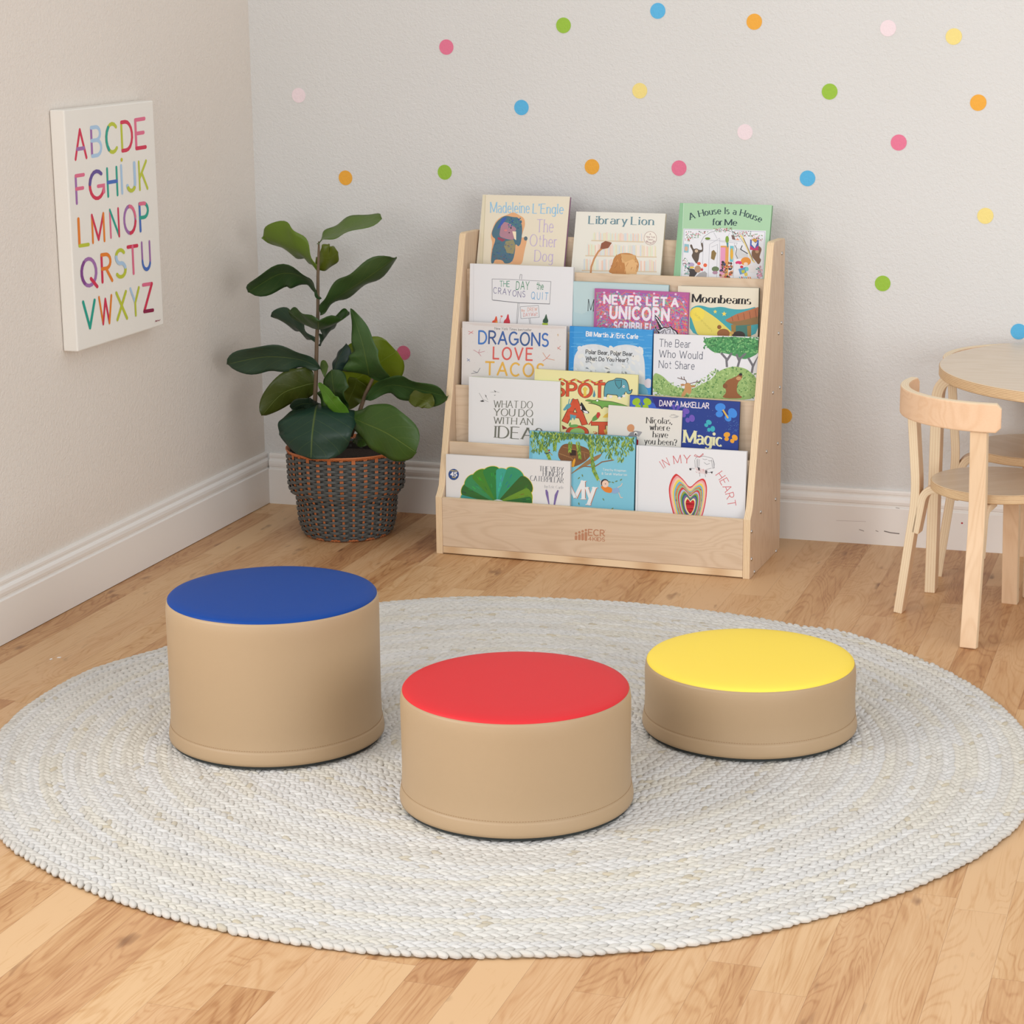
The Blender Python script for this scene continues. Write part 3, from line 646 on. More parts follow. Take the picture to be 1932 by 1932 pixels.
    A.ell(*k(1325, 1190)[0], 9.6, 8, (226, 146, 56)); A.ell(*k(1325, 1240)[0], 4, 3.4, (236, 214, 196)); A.ell(*k(1195, 1215)[0], 6.2, 3.4, (214, 60, 116)); A.ell(*k(1180, 1290)[0], 5, 6, (222, 222, 224)); A.ell(*k(1440, 1330)[0], 8, 7, (226, 222, 222)); A.poly(k(1190,1330, 1330,1290, 1330,1400, 1220,1430), (100, 150, 190)); A.ell(*k(1345, 1330)[0], 3.4, 4, (126, 200, 196)); A.ell(*k(1250, 1290)[0], 3, 2.4, (200, 40, 56)); A.poly(k(1240,1360, 1300,1340, 1310,1390, 1260,1410), (196, 196, 60)); A.poly(k(1290,1410, 1350,1390, 1360,1450, 1310,1460), (226, 200, 84))
    for i in range(6): A.poly(k(1200+i*38,1470, 1220+i*38,1470, 1235+i*38,1505, 1215+i*38,1505), random.choice([(200,40,56), (226,130,170), (226,140,60), (110,176,196)]), k=A.k+1)
    A.k += 2
    for i in range(46):
        A.ell(*k(R_(860, 1085), R_(1200, 1490))[0], R_(1.2, 2.8), R_(1.4, 3), random.choice([(136,88,56), (90,60,50), (226,176,140), (200,80,60), (60,70,110), (110,110,96), (226,130,60), (150,120,90), (40,36,40)]), R_(0, 180), 8, k=A.k+1+i % 6)
    A.k += 8
    for i in range(26): A.ell(*k(R_(1520, 1615), R_(1280, 1500))[0], R_(1, 2), R_(1, 2), random.choice([(222,150,176), (120,170,120), (226,180,196), (90,150,140)]), 0, 7, k=A.k+1+i % 4)
    for i in range(24): A.ell(*k(R_(195, 300), R_(1200, 1490))[0], R_(.8, 2), R_(.8, 2), random.choice([(196,196,200), (120,120,126), (90,160,150), (160,166,160)]), 0, 7, k=A.k+1+i % 4)
    A.poly(k(205,870, 290,880, 280,1030, 198,1025), (140, 186, 196)); A.ell(*k(240, 960)[0], 3.2, 4.5, (214, 170, 140))
    A.k += 6
book(4, (1282.6, 382.9), (1456.6, 386.7), .011, 'light green picture book with a crowded house and animals drawing, top tier at right', (166, 202, 166), (140, 186, 146), tilt=17, edge=(120, 164, 126), art=art_house)

def art_crayon(A, W, H, tf):
    k = sc_(860, 480, 8.05); L = (130, 130, 136); GR = (50, 130, 88); PU = (94, 84, 136); BL = (84, 158, 206)
    A.stroke(k(272,145, 268,1040), .8, (206, 206, 210))
    A.stroke(k(552,372, 780,378, 1445,412, 1425,750, 950,735, 552,690, 552,372), .8, L); A.stroke(k(560,694, 950,735, 1430,752), 1.2, (110, 110, 116)); A.stroke(k(968,376, 978,305, 1004,308, 998,376), .8, L)
    A.stroke(k(942,740, 920,1050), .7, L); A.stroke(k(962,740, 935,1050), .7, L)
    A.text('THE', *k(668,490, 815,492), 10.5, (50, 140, 110), .1, 'round', jit=.04); A.text('DAY', k(915,535)[0], k(1110,535)[0], 15, GR, .1, 'round', jit=.05, gap=.3); A.text('the', *k(1225,520, 1330,540), 13, GR, .1, 'round', jit=.05)
    A.text('CRAYONS', *k(570,590, 1050,655), 11, PU, .09, 'round', jit=.08, gap=.34); A.text('QUIT', *k(1145,680, 1395,690), 13, BL, .09, 'round', jit=.06, gap=.5)
    A.stroke(k(978,795, 1255,775, 1268,955, 990,975, 978,795), .7, L); A.stroke(k(1110,968, 1120,1055), .7, L); A.stroke(k(1130,968, 1138,1055), .7, L)
    A.text('by', *k(1000,865, 1045,868), 4.5, (214, 140, 106), .12, 'round'); A.text('DREW', *k(1088,862, 1235,856), 6.5, (214, 140, 106), .1, 'round', gap=.3); A.text('DAYWalt', *k(1025,945, 1240,930), 6.5, (210, 116, 100), .1, 'round', gap=.3)
    A.poly(k(548,1035, 560,1005, 585,1000, 608,936, 622,940, 632,1000, 635,1060, 548,1060), (222, 88, 60)); A.poly(k(610,1010, 634,1015, 634,1060, 600,1060), (232, 160, 60))
    A.poly(k(725,1040, 735,1000, 765,980, 785,908, 802,908, 810,975, 824,1010, 822,1060, 725,1060), (200, 58, 72)); A.stroke(k(675,1040, 675,985, 695,955), .6, (214, 100, 100)); A.ell(*k(695, 940)[0], 2.2, 1.6, (226, 110, 96))
    A.poly(k(1318,1040, 1325,990, 1345,975, 1368,908, 1378,908, 1392,975, 1405,1000, 1400,1045), (52, 84, 62)); A.poly(k(1314,1040, 1400,1045, 1398,1080, 1312,1080), (170, 196, 60))
book(3, (886.7, 497.1), (1082, 504.2), .010, 'white picture book with a hand-lettered protest sign in crayon colours, second tier from top', (224, 224, 226), tilt=5, edge=(206, 206, 208), art=art_crayon)
def art_m(A, W, H, tf):
    k = sc_(1040, 500, 6.9); A.poly(k(255,225, 1530,275, 1530,500, 560,560, 400,640, 262,600), (186, 208, 210)); A.stroke(k(280,215, 300,800), 1, (168, 192, 196))
    A.text('M', *k(478,598, 548,602), 22, (44, 50, 56), .1, 'serif')
    A.poly(k(262,600, 400,640, 560,660, 560,820, 270,810), (178, 204, 208))
book(3, (1077, 530.4), (1261.7, 538), .008, 'pale blue picture book mostly covered by the purple scribbled one', (176, 202, 206), tilt=4, edge=(150, 180, 186), art=art_m)
def art_uni(A, W, H, tf):
    k = sc_(1040, 500, 6.9); TLc, TRc, BRc, BLc = k(575,318, 1790,372, 1800,910, 590,910)
    pal = [(232,84,110), (240,130,80), (90,190,170), (206,72,120), (150,80,160), (110,100,190), (226,110,90), (232,140,90), (96,170,170), (120,190,150), (180,90,170), (220,90,140), (150,150,200)]
    for i in range(1500):
        u, v = R_(.01, .97), R_(.02, .98); a = R_(0, PI); l = R_(.05, .14)
        u2, v2 = min(max(u+l*math.cos(a), .005), .985), min(max(v+l*1.8*math.sin(a), .005), .99)
        A.stroke([q4(TLc, TRc, BRc, BLc, u, v), q4(TLc, TRc, BRc, BLc, u2, v2)], R_(.6, 1.3), random.choice(pal), k=1+i % 18)
    A.k = 20; WH = (232, 222, 232)
    for x, y in ((690,360), (860,350), (1080,368), (1340,372), (1620,380), (640,480), (1720,480), (700,635), (1750,635), (650,675), (1650,690), (720,775)):
        A.ell(*k(x, y)[0], 2.2, 2.0, (226, 190, 220), n=10)
    A.k += 1
    for st, a, b, h in (('NEVER', (690,497), (1165,518), 15.2), ('LET', (1245,520), (1500,528), 14.6), ('A', (1568,540), (1648,545), 15), ('UNICORN', (770,690), (1525,722), 21.5), ('SCRIBBLE!', (820,835), (1290,862), 13.5)):
        A.text(st, *k(*a, *b), h, WH, .26, 'sans', gap=.34, lean=.03, jit=.02)
    A.poly(k(1345,640, 1400,690, 1440,770, 1480,840, 1420,860, 1390,780, 1360,700), (40, 38, 44)); 
    for t0 in range(5): A.poly(k(1356+t0*22,672+t0*34, 1380+t0*22,688+t0*34, 1395+t0*22,716+t0*34, 1372+t0*20,704+t0*34), (226, 222, 228), k=A.k+1)
    A.k += 2; A.poly(k(1350,790, 1400,850, 1470,800, 1520,820, 1560,790, 1580,830, 1630,850, 1665,915, 1370,910, 1400,880, 1355,830), (30, 28, 32)); A.poly(k(1362,805, 1400,862, 1470,815, 1515,832, 1552,806, 1572,842, 1620,862, 1645,915, 1390,912, 1420,880, 1375,840), (214, 212, 220))
    for p in ((1420,880, 1480,840, 1500,900), (1500,850, 1550,830, 1545,890), (1580,850, 1610,900), (1440,905, 1470,860)): A.stroke(k(*p), 1.1, (30, 28, 32))
book(3, (1121.9, 544.2), (1300, 552.2), .007, 'purple and pink scribble-patterned book with bold white lettering', (176, 92, 150), tilt=4, lay=.0090, edge=(180, 100, 150), art=art_uni)
def art_moon(A, W, H, tf):
    k = sc_(1060, 370, 4.493)
    A.text('Moonbeams', *k(1108,900, 1598,918), 15.5, (30, 28, 30), .22, 'didone', gap=.22)
    A.poly(k(1085,1200, 1085,960, 1130,930, 1180,925, 1260,950, 1350,935, 1450,960, 1560,960, 1672,930, 1672,1215), (66, 160, 170))
    A.poly(k(1088,1000, 1110,950, 1160,940, 1200,960, 1320,1040, 1450,1160, 1470,1200, 1160,1200, 1120,1100), (222, 206, 100)); A.ell(*k(1148, 1000)[0], 14, 13, (232, 212, 84))
    for cx, cy, r in ((1300, 980, 4), (1376, 998, 5), (1548, 1130, 3)):
        x, y = k(cx, cy)[0]; A.poly([(x+(r if i % 2 == 0 else r*.45)*math.cos(i*PI/5-1.57), y+(r if i % 2 == 0 else r*.45)*math.sin(i*PI/5-1.57)) for i in range(10)], (232, 206, 90), raw=True)
    A.poly(k(1385,1050, 1480,1000, 1672,940, 1672,1020, 1500,1060, 1400,1065), (176, 110, 74)); A.poly(k(1400,1065, 1500,1060, 1672,1020, 1672,1085, 1500,1110), (140, 110, 70)); A.poly(k(1440,1100, 1600,1090, 1600,1200, 1440,1190), (70, 120, 110)); A.poly(k(1435,1090, 1475,1090, 1475,1180, 1440,1190), (150, 120, 66)); A.poly(k(1570,1100, 1605,1095, 1605,1200, 1575,1200), (150, 120, 66))
    for i in range(5): A.stroke(k(1440+i*50,1020-i*14, 1450+i*50,1058-i*6), .8, (120, 66, 50))
    A.ell(*k(1370, 1165)[0], 12, 9, (150, 96, 56)); A.ell(*k(1335, 1110)[0], 4, 4, (140, 90, 50)); A.ell(*k(1500, 1180)[0], 12, 8, (60, 50, 46)); A.ell(*k(1440, 1160)[0], 4, 3, (200, 160, 90))
    A.text('Johnson', *k(1120,1000, 1270,1150), 6, (196, 180, 84), .08, 'round')
book(3, (1279.2, 539.5), (1431.7, 543.5), .0085, 'worn cream board book with a night roof scene, second tier from top at right', (224, 216, 196), tilt=4, edge=(40, 96, 106), art=art_moon)

def art_drag(A, W, H, tf):
    k = sc_(860, 480, 8.05)
    A.poly(k(110,1035, 1660,1100, 1660,1125, 1500,1130, 800,1110, 300,1080), (212, 204, 200))
    for i in range(160):
        x, y = R_(105, 1660), R_(1060, 1900); A.ell(*k(x, y)[0], .35, .35, random.choice([(170,160,156), (196,176,166), (150,146,150)]), n=5, k=A.k+1)
    A.k += 2
    A.text('New York Times', *k(590,1140, 925,1158), 4.4, (120, 116, 116), .12, 'round'); A.text('bestseller', *k(948,1160, 1150,1165), 4.4, (120, 116, 116), .12, 'round')
    A.text('DRAGONS', *k(350,1350, 1400,1395), 23.5, (60, 96, 160), .15, 'sans', gap=.24, lean=.03, jit=.015, colors=[(70,120,190), (66,90,140), (60,96,160), (66,100,160), (60,90,140), (60,96,160), (66,110,180)])
    A.text('LOVE', *k(570,1585, 1160,1605), 22, (212, 96, 90), .15, 'sans', gap=.34, lean=.03, jit=.015); A.text('TACOS', *k(450,1825, 1330,1860), 24, (226, 176, 80), .15, 'sans', gap=.3, lean=.03, jit=.015)
    for p, c in (((190,1165, 265,1200), (206,110,110)), ((265,1160, 195,1215), (206,110,110)), ((170,1580, 215,1625), (110,130,170)), ((212,1590, 170,1620), (110,130,170)), ((270,1450, 345,1495, 440,1470), (190,130,140)), ((345,1495, 385,1545), (190,130,140)), ((345,1495, 365,1440), (190,130,140)),
                 ((1320,1490, 1380,1580, 1500,1605), (206,140,100)), ((1430,1520, 1380,1580, 1320,1620), (206,110,90)), ((1540,1220, 1565,1225), (214,180,130)), ((1552,1205, 1552,1245), (214,180,130)), ((1540,1410, 1595,1450), (200,110,100)), ((1590,1390, 1545,1440), (200,110,100)), ((235,1810, 330,1795, 370,1725), (110,110,120)), ((265,1770, 325,1795), (110,110,120))):
        A.stroke(k(*p), .9, c)
book(2, (872.2, 606.7), (1068.7, 615.4), .010, 'speckled off-white book with large blue, red and yellow hand lettering, middle tier at left', (218, 214, 212), tilt=5, edge=(196, 190, 190), art=art_drag)
def art_polar(A, W, H, tf):
    k = sc_(1040, 500, 6.9)
    A.poly(k(245,800, 298,800, 280,1700, 215,1690), (40, 136, 206))
    for i in range(220):
        x, y = R_(230, 1300), R_(815, 1700); l = R_(60, 200); A.stroke(k(x, y, min(x+l, 1320), y+4), .9, random.choice([(70,156,218), (90,170,224), (60,146,210), (110,180,226)]), k=A.k+1+i % 8)
    A.k += 10
    A.poly(k(288,1800, 290,1220, 330,1130, 390,1060, 460,1035, 580,1028, 700,1055, 775,1092, 850,1050, 960,1035, 1070,1045, 1140,1070, 1200,1170, 1222,1320, 1225,1800), (212, 216, 220))
    for i in range(120):
        x, y = R_(310, 1180), R_(1080, 1480); A.ell(*k(x, y)[0], R_(3, 8), R_(2, 5), random.choice([(216,220,224), (208,214,220), (222,222,218), (206,212,214)]), R_(0, 90), 8, k=A.k+1+i % 4)
    A.k += 6; A.ell(*k(1265, 1540)[0], 8, 9, (214, 206, 214)); A.poly(k(1140,1540, 1210,1560, 1260,1640, 1260,1700, 1130,1700), (110, 172, 196))
    W_ = (232, 234, 238); A.text('Bill Martin Jr', *k(455,925, 815,945), 8.4, W_, .2, 'sans', gap=.2, space=.3); A.text('/', *k(826,945, 846,945), 8, W_, .08, 'sans'); A.text('Eric Carle', *k(855,948, 1128,960), 8.4, W_, .2, 'sans', gap=.2, space=.3)
    D = (60, 62, 66); A.text('Polar Bear, Polar Bear,', *k(450,1155, 1070,1185), 7.4, D, .17, 'sans', gap=.2, space=.34); A.text('What Do You Hear?', *k(450,1240, 1000,1265), 7.4, D, .17, 'sans', gap=.2, space=.34)
book(2, (1074.8, 615.2), (1231.5, 622.6), .010, 'bright blue picture book with a plain white rounded shape, middle tier in the middle', (60, 150, 214), (36, 130, 204), tilt=5, edge=(40, 120, 190), art=art_polar)
def art_bear(A, W, H, tf):
    k = sc_(1060, 370, 4.493); D = (78, 82, 100)
    for s_t, a, b in (('The Bear', (825,1275), (1090,1285)), ('Who Would', (825,1365), (1190,1382)), ('Not Share', (822,1455), (1122,1470))): A.text(s_t, *k(*a, *b), 14, D, .085, 'slab', gap=.22)
    A.poly(k(1200,1190, 1690,1200, 1690,1320, 1560,1390, 1480,1360, 1380,1330, 1290,1330, 1220,1270), (70, 140, 84))
    for p in ((1400,1450, 1395,1380, 1350,1330), (1395,1400, 1440,1330), (1490,1450, 1510,1380, 1560,1330), (1505,1400, 1480,1340), (1610,1500, 1620,1440, 1580,1370), (1622,1440, 1670,1360)): A.stroke(k(*p), 4.2, (112, 110, 116))
    for i in range(330):
        x = R_(1205, 1685); y = R_(1195, 1330) if x > 1290 else R_(1195, 1290)
        A.ell(*k(x, y)[0], R_(1.5, 3.2), R_(.9, 1.6), random.choice([(60,130,76), (86,156,94), (110,176,110), (50,110,66), (130,186,120)]), R_(0, 180), 6, k=A.k+1+i % 8)
    A.k += 10
    A.poly(k(775,1490, 850,1520, 900,1570, 960,1620, 1100,1640, 1190,1590, 1260,1560, 1330,1480, 1450,1440, 1560,1460, 1620,1510, 1660,1560, 1650,1730, 1340,1720, 760,1690), (150, 180, 110))
    for i in range(520):
        x = R_(775, 1645); t = (1500+abs(x-800)*.5 if x < 1050 else (1640-(x-1050)*.7 if x < 1330 else 1450+abs(x-1450)*.25)); y = R_(max(t, 1440), 1715)
        A.ell(*k(x, y)[0], R_(1.4, 3), R_(.8, 1.5), random.choice([(134,170,96), (166,194,124), (110,150,84), (180,206,140), (92,136,76)]), R_(0, 180), 6, k=A.k+1+i % 8)
    A.k += 10
    A.poly(k(1005,1700, 1045,1630, 1040,1590, 1075,1580, 1098,1600, 1100,1660, 1080,1685, 1060,1660, 1040,1700), (196, 146, 96)); A.ell(*k(1025, 1600)[0], 4, 2, (180, 130, 84)); A.ell(*k(1115, 1612)[0], 4, 2, (180, 130, 84))
    for p in ((1060,1590, 1050,1560, 980,1540), (1020,1555, 1012,1530), (1040,1560, 1035,1530), (1085,1590, 1120,1580, 1180,1570), (1140,1578, 1150,1560)): A.stroke(k(*p), 1.2, (96, 66, 56))
    A.poly(k(1350,1715, 1400,1660, 1370,1600, 1400,1560, 1480,1530, 1510,1500, 1530,1510, 1528,1550, 1490,1580, 1480,1670, 1550,1715), (146, 92, 54)); A.ell(*k(1385, 1610)[0], 4.5, 4.5, (130, 80, 46)); A.ell(*k(1516, 1512)[0], 3.2, 2.4, (40, 34, 34)); A.ell(*k(1500, 1545)[0], 5, 3.5, (196, 150, 104))
book(2, (1233.5, 629.7), (1431.0, 636.3), .009, 'white picture book with green trees, a deer and a brown bear, middle tier at right', (224, 224, 228), tilt=5, edge=(200, 200, 206), art=art_bear)

def art_spot(A, W, H, tf):
    k = sc_(1040, 680, 6.9); OR = (206, 84, 52); BK = (50, 40, 36); TE = (92, 156, 170)
    A.k = 1
    def tx(st, a, b, h, wt, style='sans', gap=.24):
        A.text(st, *k(*a, *b), h, BK, wt+.045, style, gap=gap, lean=.02); A.text(st, *k(*a, *b), h, OR, wt, style, gap=gap, lean=.02)
    tx('SPO', (60,455), (520,475), 24, .19); tx('T', (565,475), (690,478), 25, .2)
    tx('A', (185,790), (430,820), 40, .23); tx('T', (540,1010), (780,1010), 27, .24)
    A.ell(*k(340, 935)[0], 22, 13, BK); A.ell(*k(340, 935)[0], 21, 12.3, OR); A.ell(*k(340, 935)[0], 14, 8, (140, 186, 110))
    xs = list(range(100, 690, 30)); pts = [(x, 255+18*math.sin(x/28.)+x*.04) for x in xs]
    A.stroke([k(*p)[0] for p in pts], 3.4, BK); A.stroke([k(*p)[0] for p in pts], 2.5, (206, 76, 56))
    for i in range(1, len(pts)-1, 3): A.stroke([k(*pts[i])[0], k(*pts[i+1])[0]], 2.4, (226, 200, 80))
    A.poly(k(680,480, 690,320, 740,265, 820,250, 840,225, 920,230, 980,250, 1010,320, 1020,400, 1050,370, 1062,380, 1040,440, 990,440, 970,400, 960,440, 935,470, 905,490, 865,490, 860,455, 780,450, 730,440, 720,490), BK)
    A.poly(k(688,475, 697,325, 745,272, 822,257, 842,232, 918,238, 972,256, 1002,320, 1014,412, 1052,376, 1035,432, 992,434, 975,395, 950,430, 935,462, 900,482, 870,482, 866,447, 780,442, 724,432, 714,480), TE)
    A.poly(k(825,255, 920,255, 915,340, 880,372, 840,320), BK); A.poly(k(831,260, 914,260, 908,337, 880,364, 846,317), (78, 146, 160)); A.ell(*k(945, 340)[0], 2.2, 2.4, (232, 232, 232)); A.ell(*k(948, 342)[0], 1, 1.1, (30, 30, 30))
    for x, y in ((702,490), (776,470), (888,490), (946,462)): A.ell(*k(x, y)[0], 3, 2.6, (226, 222, 222))
    A.poly(k(438,520, 480,505, 570,520, 600,500, 640,520, 780,530, 900,560, 1020,600, 900,600, 760,620, 690,600, 660,640, 640,600, 560,570, 460,555, 540,545, 450,530), BK); A.poly(k(446,519, 480,511, 572,526, 600,507, 636,526, 780,536, 900,566, 1010,597, 900,594, 760,612, 690,594, 664,628, 646,594, 564,562, 480,550, 560,540, 456,527), (112, 166, 78)); A.ell(*k(600, 522)[0], 1.9, 1.9, (232, 232, 232))
    A.poly(k(155,640, 205,570, 240,560, 262,590, 240,620, 170,655), TE); A.stroke(k(225,565, 238,500), 1.6, TE); A.stroke(k(250,560, 272,505), 1.6, TE); A.poly(k(245,700, 330,720, 300,780, 280,740, 262,780, 250,775), TE)
    A.poly(k(390,530, 440,610, 460,650, 495,670, 490,695, 440,690, 385,650, 375,600), (36, 34, 38)); A.poly(k(410,650, 470,660, 485,690, 440,688), (226, 226, 228)); A.poly(k(378,595, 392,590, 400,640, 385,640), (226, 226, 228))
    A.poly(k(525,790, 540,740, 590,700, 600,672, 632,680, 640,720, 600,770, 560,790), (100, 150, 76)); A.poly(k(585,730, 600,675, 630,675, 642,710, 610,760), (196, 60, 56)); A.stroke(k(530,785, 488,838), 2, (196, 60, 56))
    A.poly(k(225,850, 240,805, 260,810, 250,840, 310,830, 355,840, 340,870, 260,875), (110, 166, 90)); A.poly(k(670,740, 700,705, 745,680, 750,740, 700,745), (226, 190, 80)); A.poly(k(140,840, 215,885, 150,900), (150, 50, 46)); A.poly(k(408,370, 440,340, 475,370, 455,400, 460,460, 420,470, 425,400), (222, 196, 84)); A.poly(k(540,470, 560,380, 578,450, 565,480), (80, 140, 160))
    for i in range(26): A.ell(*k(R_(545, 750), R_(930, 965))[0], 1.2, 1, (200, 90, 50), n=6, k=A.k+1)
    A.stroke(k(700,900, 720,960), 5, (222, 180, 80)); 
book(1, (1008.8, 696), (1204, 707.6), .0065, 'pale yellow picture book with an elephant, a crocodile and orange letters', (228, 222, 164), tilt=3.6, edge=(206, 200, 140), art=art_spot)
def art_idea(A, W, H, tf):
    k = sc_(820, 650, 4.83); D = (112, 114, 104)
    A.poly(k(312,290, 1145,335, 1145,326, 330,283), (180, 204, 136)); 
    for st, a, b, h in (('WHAT DO', (540,572), (890,582), 13), ('YOU DO', (540,648), (892,660), 13.6), ('WITH AN', (540,720), (892,735), 12.6)): A.text(st, *k(*a, *b), h, D, .13, 'serif', gap=.2, space=.3)
    A.text('IDEA?', *k(548,848, 975,872), 22, D, .13, 'serif', gap=.2)
    for p in ((405,440, 440,500, 490,522), (460,455, 485,505), (510,435, 560,430, 590,437), (545,420, 555,440)): A.stroke(k(*p), .5, (120, 120, 120))
    A.poly(k(412,515, 440,505, 455,520, 430,523), (70, 70, 70)); A.poly(k(460,460, 472,465, 470,485), (70, 70, 70)); A.poly(k(540,415, 562,428, 550,432), (70, 70, 70)); A.poly(k(540,462, 560,458, 548,466), (70, 70, 70))
book(1, (884.6, 710.7), (1057, 720), .0065, 'white book with grey pencilled capitals in front of the pale yellow one', (224, 224, 224), tilt=3.6, lay=.0075, edge=(176, 200, 130), art=art_idea)
def art_magic(A, W, H, tf):
    k = sc_(1120, 720, 5.084)
    A.poly(k(350,135, 500,145, 560,200, 640,250, 560,300, 350,250), (58, 96, 190)); A.poly(k(560,150, 800,165, 720,260, 600,250), (40, 40, 120))
    for i in range(70): A.ell(*k(R_(360, 1420), R_(150, 650))[0], R_(.2, .5), R_(.2, .5), (150, 176, 220), n=5, k=A.k+1)
    A.k += 2; A.text('DANICA', *k(632,232, 815,240), 10.2, (228, 218, 226), .17, 'sans', gap=.18); A.text('McKELLAR', *k(838,243, 1105,258), 10.2, (228, 218, 226), .17, 'sans', gap=.18)
    A.text('Magic', *k(868,585, 1230,620), 24, (226, 222, 176), .21, 'serif', gap=.2)
    def bf(cx, cy, s, c, r=0):
        for sx, sy, w, h in ((-1, -.5, 1, .8), (1, -.5, 1, .8), (-.7, .6, .7, .6), (.7, .6, .7, .6)):
            x, y = k(cx, cy)[0]; a = math.radians(r); X, Y = sx*s*.8, sy*s*.7; A.ell(x+X*math.cos(a)-Y*math.sin(a), y+X*math.sin(a)+Y*math.cos(a), w*s*.62, h*s*.62, c, r+sx*30, 14)
    bf(462, 215, 13, (150, 186, 44)); bf(1262, 300, 16, (64, 136, 220), 25); A.stroke(k(1240,270, 1290,350), 3, (220, 180, 80)); bf(1110, 430, 9, (60, 170, 186), 60); bf(1310, 540, 10, (230, 160, 50), 20); bf(900, 330, 11, (110, 86, 180), 50); bf(790, 250, 6, (96, 80, 176), 10); A.stroke(k(455,200, 468,240), 2, (90, 130, 40))
    for i in range(50): A.ell(*k(R_(1290, 1400), R_(370, 480))[0], .4, .4, (120, 176, 226), n=5, k=A.k+1)
book(1, (1188.3, 745.2), (1396, 758.4), .0065, 'dark blue picture book with glowing butterflies, second tier from bottom at right', (38, 62, 138), tilt=3.6, lay=.0075, edge=(24, 38, 96), art=art_magic)
def art_nic(A, W, H, tf):
    k = sc_(1040, 680, 6.9); D = (56, 54, 54)
    for st, a, b in (('Nicolas,', (1240,818), (1572,828)), ('where', (1285,905), (1540,918)), ('have', (1325,1000), (1515,1008)), ('you been?', (1215,1088), (1632,1108))): A.text(st, *k(*a, *b), 11.6, D, .17, 'didone', gap=.22)
    A.poly(k(1535,728, 1590,700, 1640,720, 1665,725, 1640,745, 1580,750), (180, 178, 176)); A.poly(k(1545,727, 1590,706, 1630,724, 1580,744), (222, 218, 210)); A.text('DRAGONFLY', *k(1560,715, 1620,718), 1.6, (120,118,116), .12, 'sans')
    A.ell(*k(1035, 880)[0], 7, 7.4, (206, 146, 104), 30); A.poly(k(1040,920, 1085,915, 1100,940, 1060,950), (206, 146, 104)); A.poly(k(995,985, 1030,940, 1100,915, 1180,930, 1130,975, 1100,1000), (140, 138, 140)); A.poly(k(1120,925, 1185,935, 1140,995, 1115,975), (156, 154, 156))
    A.ell(*k(1100, 950)[0], 3.2, 3.2, (226, 222, 216)); A.ell(*k(1100, 960)[0], 1.7, 1.7, (30, 30, 30)); A.poly(k(1095,1010, 1135,1040, 1130,1100, 1095,1100), (176, 30, 46))
book(1, (1148, 764.3), (1287.2, 775), .0035, 'cream paperback with a small mouse head, in front of the dark blue book', (222, 218, 210), tilt=3.6, lay=.0148, edge=(206, 200, 190), art=art_nic)

